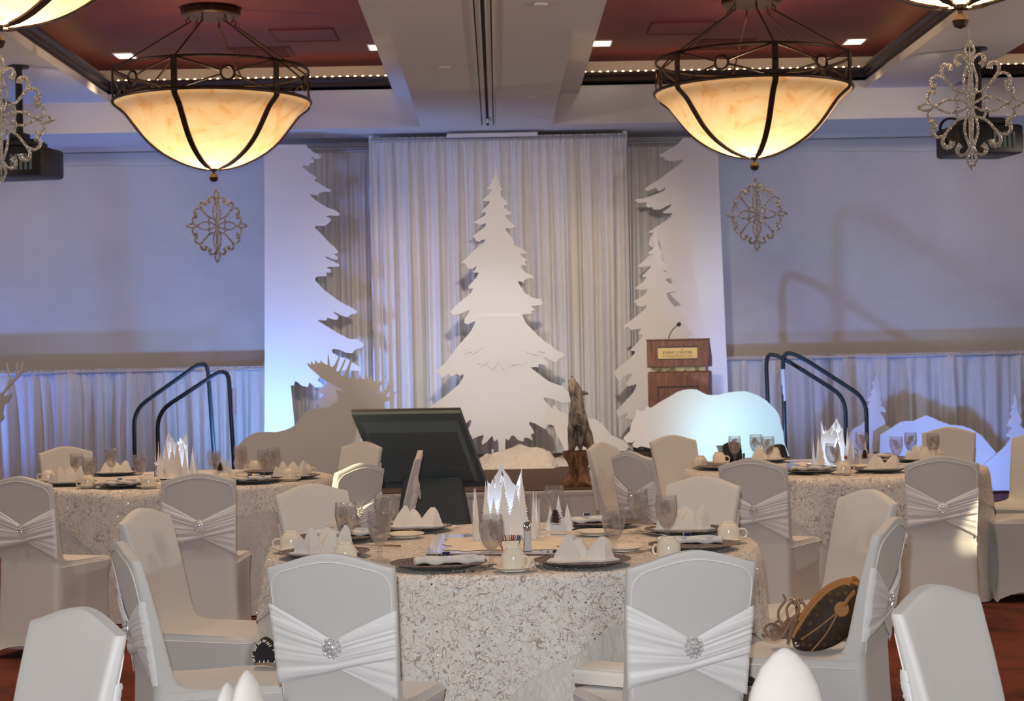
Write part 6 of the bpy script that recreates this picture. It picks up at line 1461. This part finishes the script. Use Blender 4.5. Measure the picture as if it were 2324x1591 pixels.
# a pair of high-heeled sandals
def sandal(lab, Y, sole, heel, straps, buckle):
    P = [at(x, y, Y) for x, y in sole]; o_ = Vector((sum(p.x for p in P) / len(P), Y, min(p.z for p in P) ))
    lowest = min(at(x, y, Y).z for x, y in list(sole) + list(heel)); dz_ = max(0.0, ZSEAT + 0.004 - lowest); 
    t = thing('sandal', lab, 'shoe', o_ + Vector((0, 0, dz_)), 0, 'pair of sandals on the right chair')
    b = bmesh.new(); sp = spline([p - o_ for p in P], 5)
    prev = None
    for i, p in enumerate(sp):
        f = i / (len(sp) - 1); w_ = 0.030 * (0.75 + 0.5 * math.sin(PI * min(1, f * 1.2)))
        tdir = (sp[min(i + 1, len(sp) - 1)] - sp[max(i - 1, 0)]).normalized(); nn = Vector((-tdir.z, 0, tdir.x))
        q = [b.verts.new(p + Vector((0, -w_, 0))), b.verts.new(p + Vector((0, w_, 0))), b.verts.new(p + Vector((0, w_, 0)) - nn * 0.008), b.verts.new(p + Vector((0, -w_, 0)) - nn * 0.008)]
        if prev:
            for k in range(4): b.faces.new((prev[k], prev[(k + 1) % 4], q[(k + 1) % 4], q[k]))
        else: b.faces.new(q)
        prev = q
    b.faces.new(prev); obj('sole', b, M['shoe'], t, True)
    b = bmesh.new(); h0, h1 = [at(x, y, Y) - o_ for x, y in heel]
    tube(b, [h0, h0 * .5 + h1 * .5, h1], [0.020, 0.0085, 0.005], 10); obj('heel', b, M['shoe'], t, True)
    for s in straps:
        b = bmesh.new(); q = [at(x, y, Y) - o_ for x, y in s]; m_ = len(q)
        q = [v + Vector((0, -0.03 + 0.06 * i / max(1, m_ - 1), 0)) for i, v in enumerate(q)]
        tube(b, spline(q, 6), 0.0043, 8, flat=0.6, up=(0.3, 1, 0)); obj('strap', b, M['shoe'], t, True)
    b = bmesh.new(); c_ = at(buckle[0], buckle[1], Y) - o_ + Vector((0, -0.028, 0))
    for k in range(7): lathe(b, [(0, -0.004), (0.004, 0), (0, 0.004)], 6, 0, Matrix.Translation(c_ + Vector((0.008 * math.cos(k), -0.002, 0.008 * math.sin(k)))))
    obj('buckle', b, M['chrome'], t)
sandal('bronze high-heeled sandal with ankle strap raised, left of the handbag', 5.62, [(1732, 1440), (1752, 1446), (1770, 1436), (1782, 1416), (1793, 1404), (1806, 1402)], [(1800, 1404), (1788, 1462)],
       [[(1738, 1438), (1734, 1424), (1748, 1416), (1766, 1422), (1772, 1436)], [(1778, 1418), (1766, 1404), (1768, 1384), (1784, 1364), (1780, 1352)], [(1798, 1402), (1812, 1384), (1810, 1368), (1796, 1362)]], (1806, 1366))
sandal('bronze high-heeled sandal lying behind its twin beside the handbag', 5.80, [(1752, 1430), (1768, 1436), (1786, 1424), (1800, 1404), (1812, 1394), (1824, 1392)], [(1818, 1396), (1806, 1450)],
       [[(1756, 1428), (1756, 1416), (1770, 1410), (1782, 1420)], [(1786, 1404), (1784, 1380), (1796, 1368), (1808, 1376), (1812, 1396)], [(1818, 1392), (1828, 1388), (1826, 1372), (1812, 1362)]], (1812, 1362))
# black pouch with striped edging on the left chair seat
Yp = 5.62
pp_ = [(575, 1478), (574, 1452), (582, 1436), (594, 1427), (606, 1430), (622, 1446), (640, 1470), (648, 1484), (636, 1482), (610, 1478)]
P = [at(x, y, Yp) for x, y in pp_]; zb = min(p.z for p in P); o0 = Vector((P[0].x, Yp, zb)); 
t = thing('striped_pouch', 'black pouch with zigzag striped edging on the left chair seat', 'pouch', (o0.x, Yp, ZSEAT + 0.006))
sp = spline([p - o0 for p in P], 4, True)
b = bmesh.new(); prism(b, sp, (0, 0.07, 0)); bmesh.ops.bevel(b, geom=[e for e in b.edges if not e.is_boundary and e.calc_face_angle(0) > 1.2], offset=0.006, segments=2, affect='EDGES'); obj('body', b, M['blackfabric'], t, True)
for k in range(30):
    i = (k * len(sp)) // 30; a, c_ = sp[i], sp[(i + 1) % len(sp)]
    d_ = (c_ - a).normalized(); nn = Vector((-d_.z, 0, d_.x)); b = bmesh.new(); q = a + Vector((0, -0.002, 0))
    prism(b, [q - nn * 0.008, q - nn * 0.008 + d_ * 0.004, q + d_ * 0.0065, q + d_ * 0.0025], (0, 0.004, 0)); obj('stripe', b, M['zig'], t)
# pale clutch on the near right chair's seat
c0 = at(1378, 1508, 5.22)
t = thing('clutch_box', 'pale pleated clutch lying on the near right chair seat', 'clutch', (c0.x + 0.06, 5.20, ZSEAT), -0.55)
b = bmesh.new(); bbox(b, -0.15, 0.15, -0.07, 0.07, 0.0, 0.046, 0.006, 2); obj('body', b, M['white'], t, True)
b = bmesh.new()
for k in range(11): bbox(b, -0.145, 0.145, -0.066 + k * 0.012, -0.056 + k * 0.012, 0.044, 0.051, 0.003, 1)
tag(obj('pleats', b, M['white'], t, True), kind='stuff')
b = bmesh.new(); box(b, -0.152, 0.152, -0.0725, -0.069, 0.036, 0.041); obj('piping', b, M['piping'], t)
# black tote on the floor right of the near right chair
q = at(1688, 1545, 5.15)
t = thing('tote_bag', 'black tote standing on the floor right of the near right chair, one handle raised', 'tote bag', (q.x + 0.01, 5.15, 0))
b = bmesh.new(); bbox(b, -0.10, 0.10, -0.06, 0.06, 0.0, q.z - 0.09, 0.02, 2); obj('body', b, M['blackfabric'], t, True)
for yy in (-0.05, 0.05):
    b = bmesh.new(); h = q.z - 0.10; tube(b, spline([(-0.05, yy, h - .02), (-0.048, yy, h + 0.05), (-0.02, yy, h + 0.095), (0.02, yy, h + 0.095), (0.048, yy, h + 0.05), (0.05, yy, h - .02)], 6), 0.010, 8, flat=0.5); obj('handle', b, M['blackfabric'], t, True)
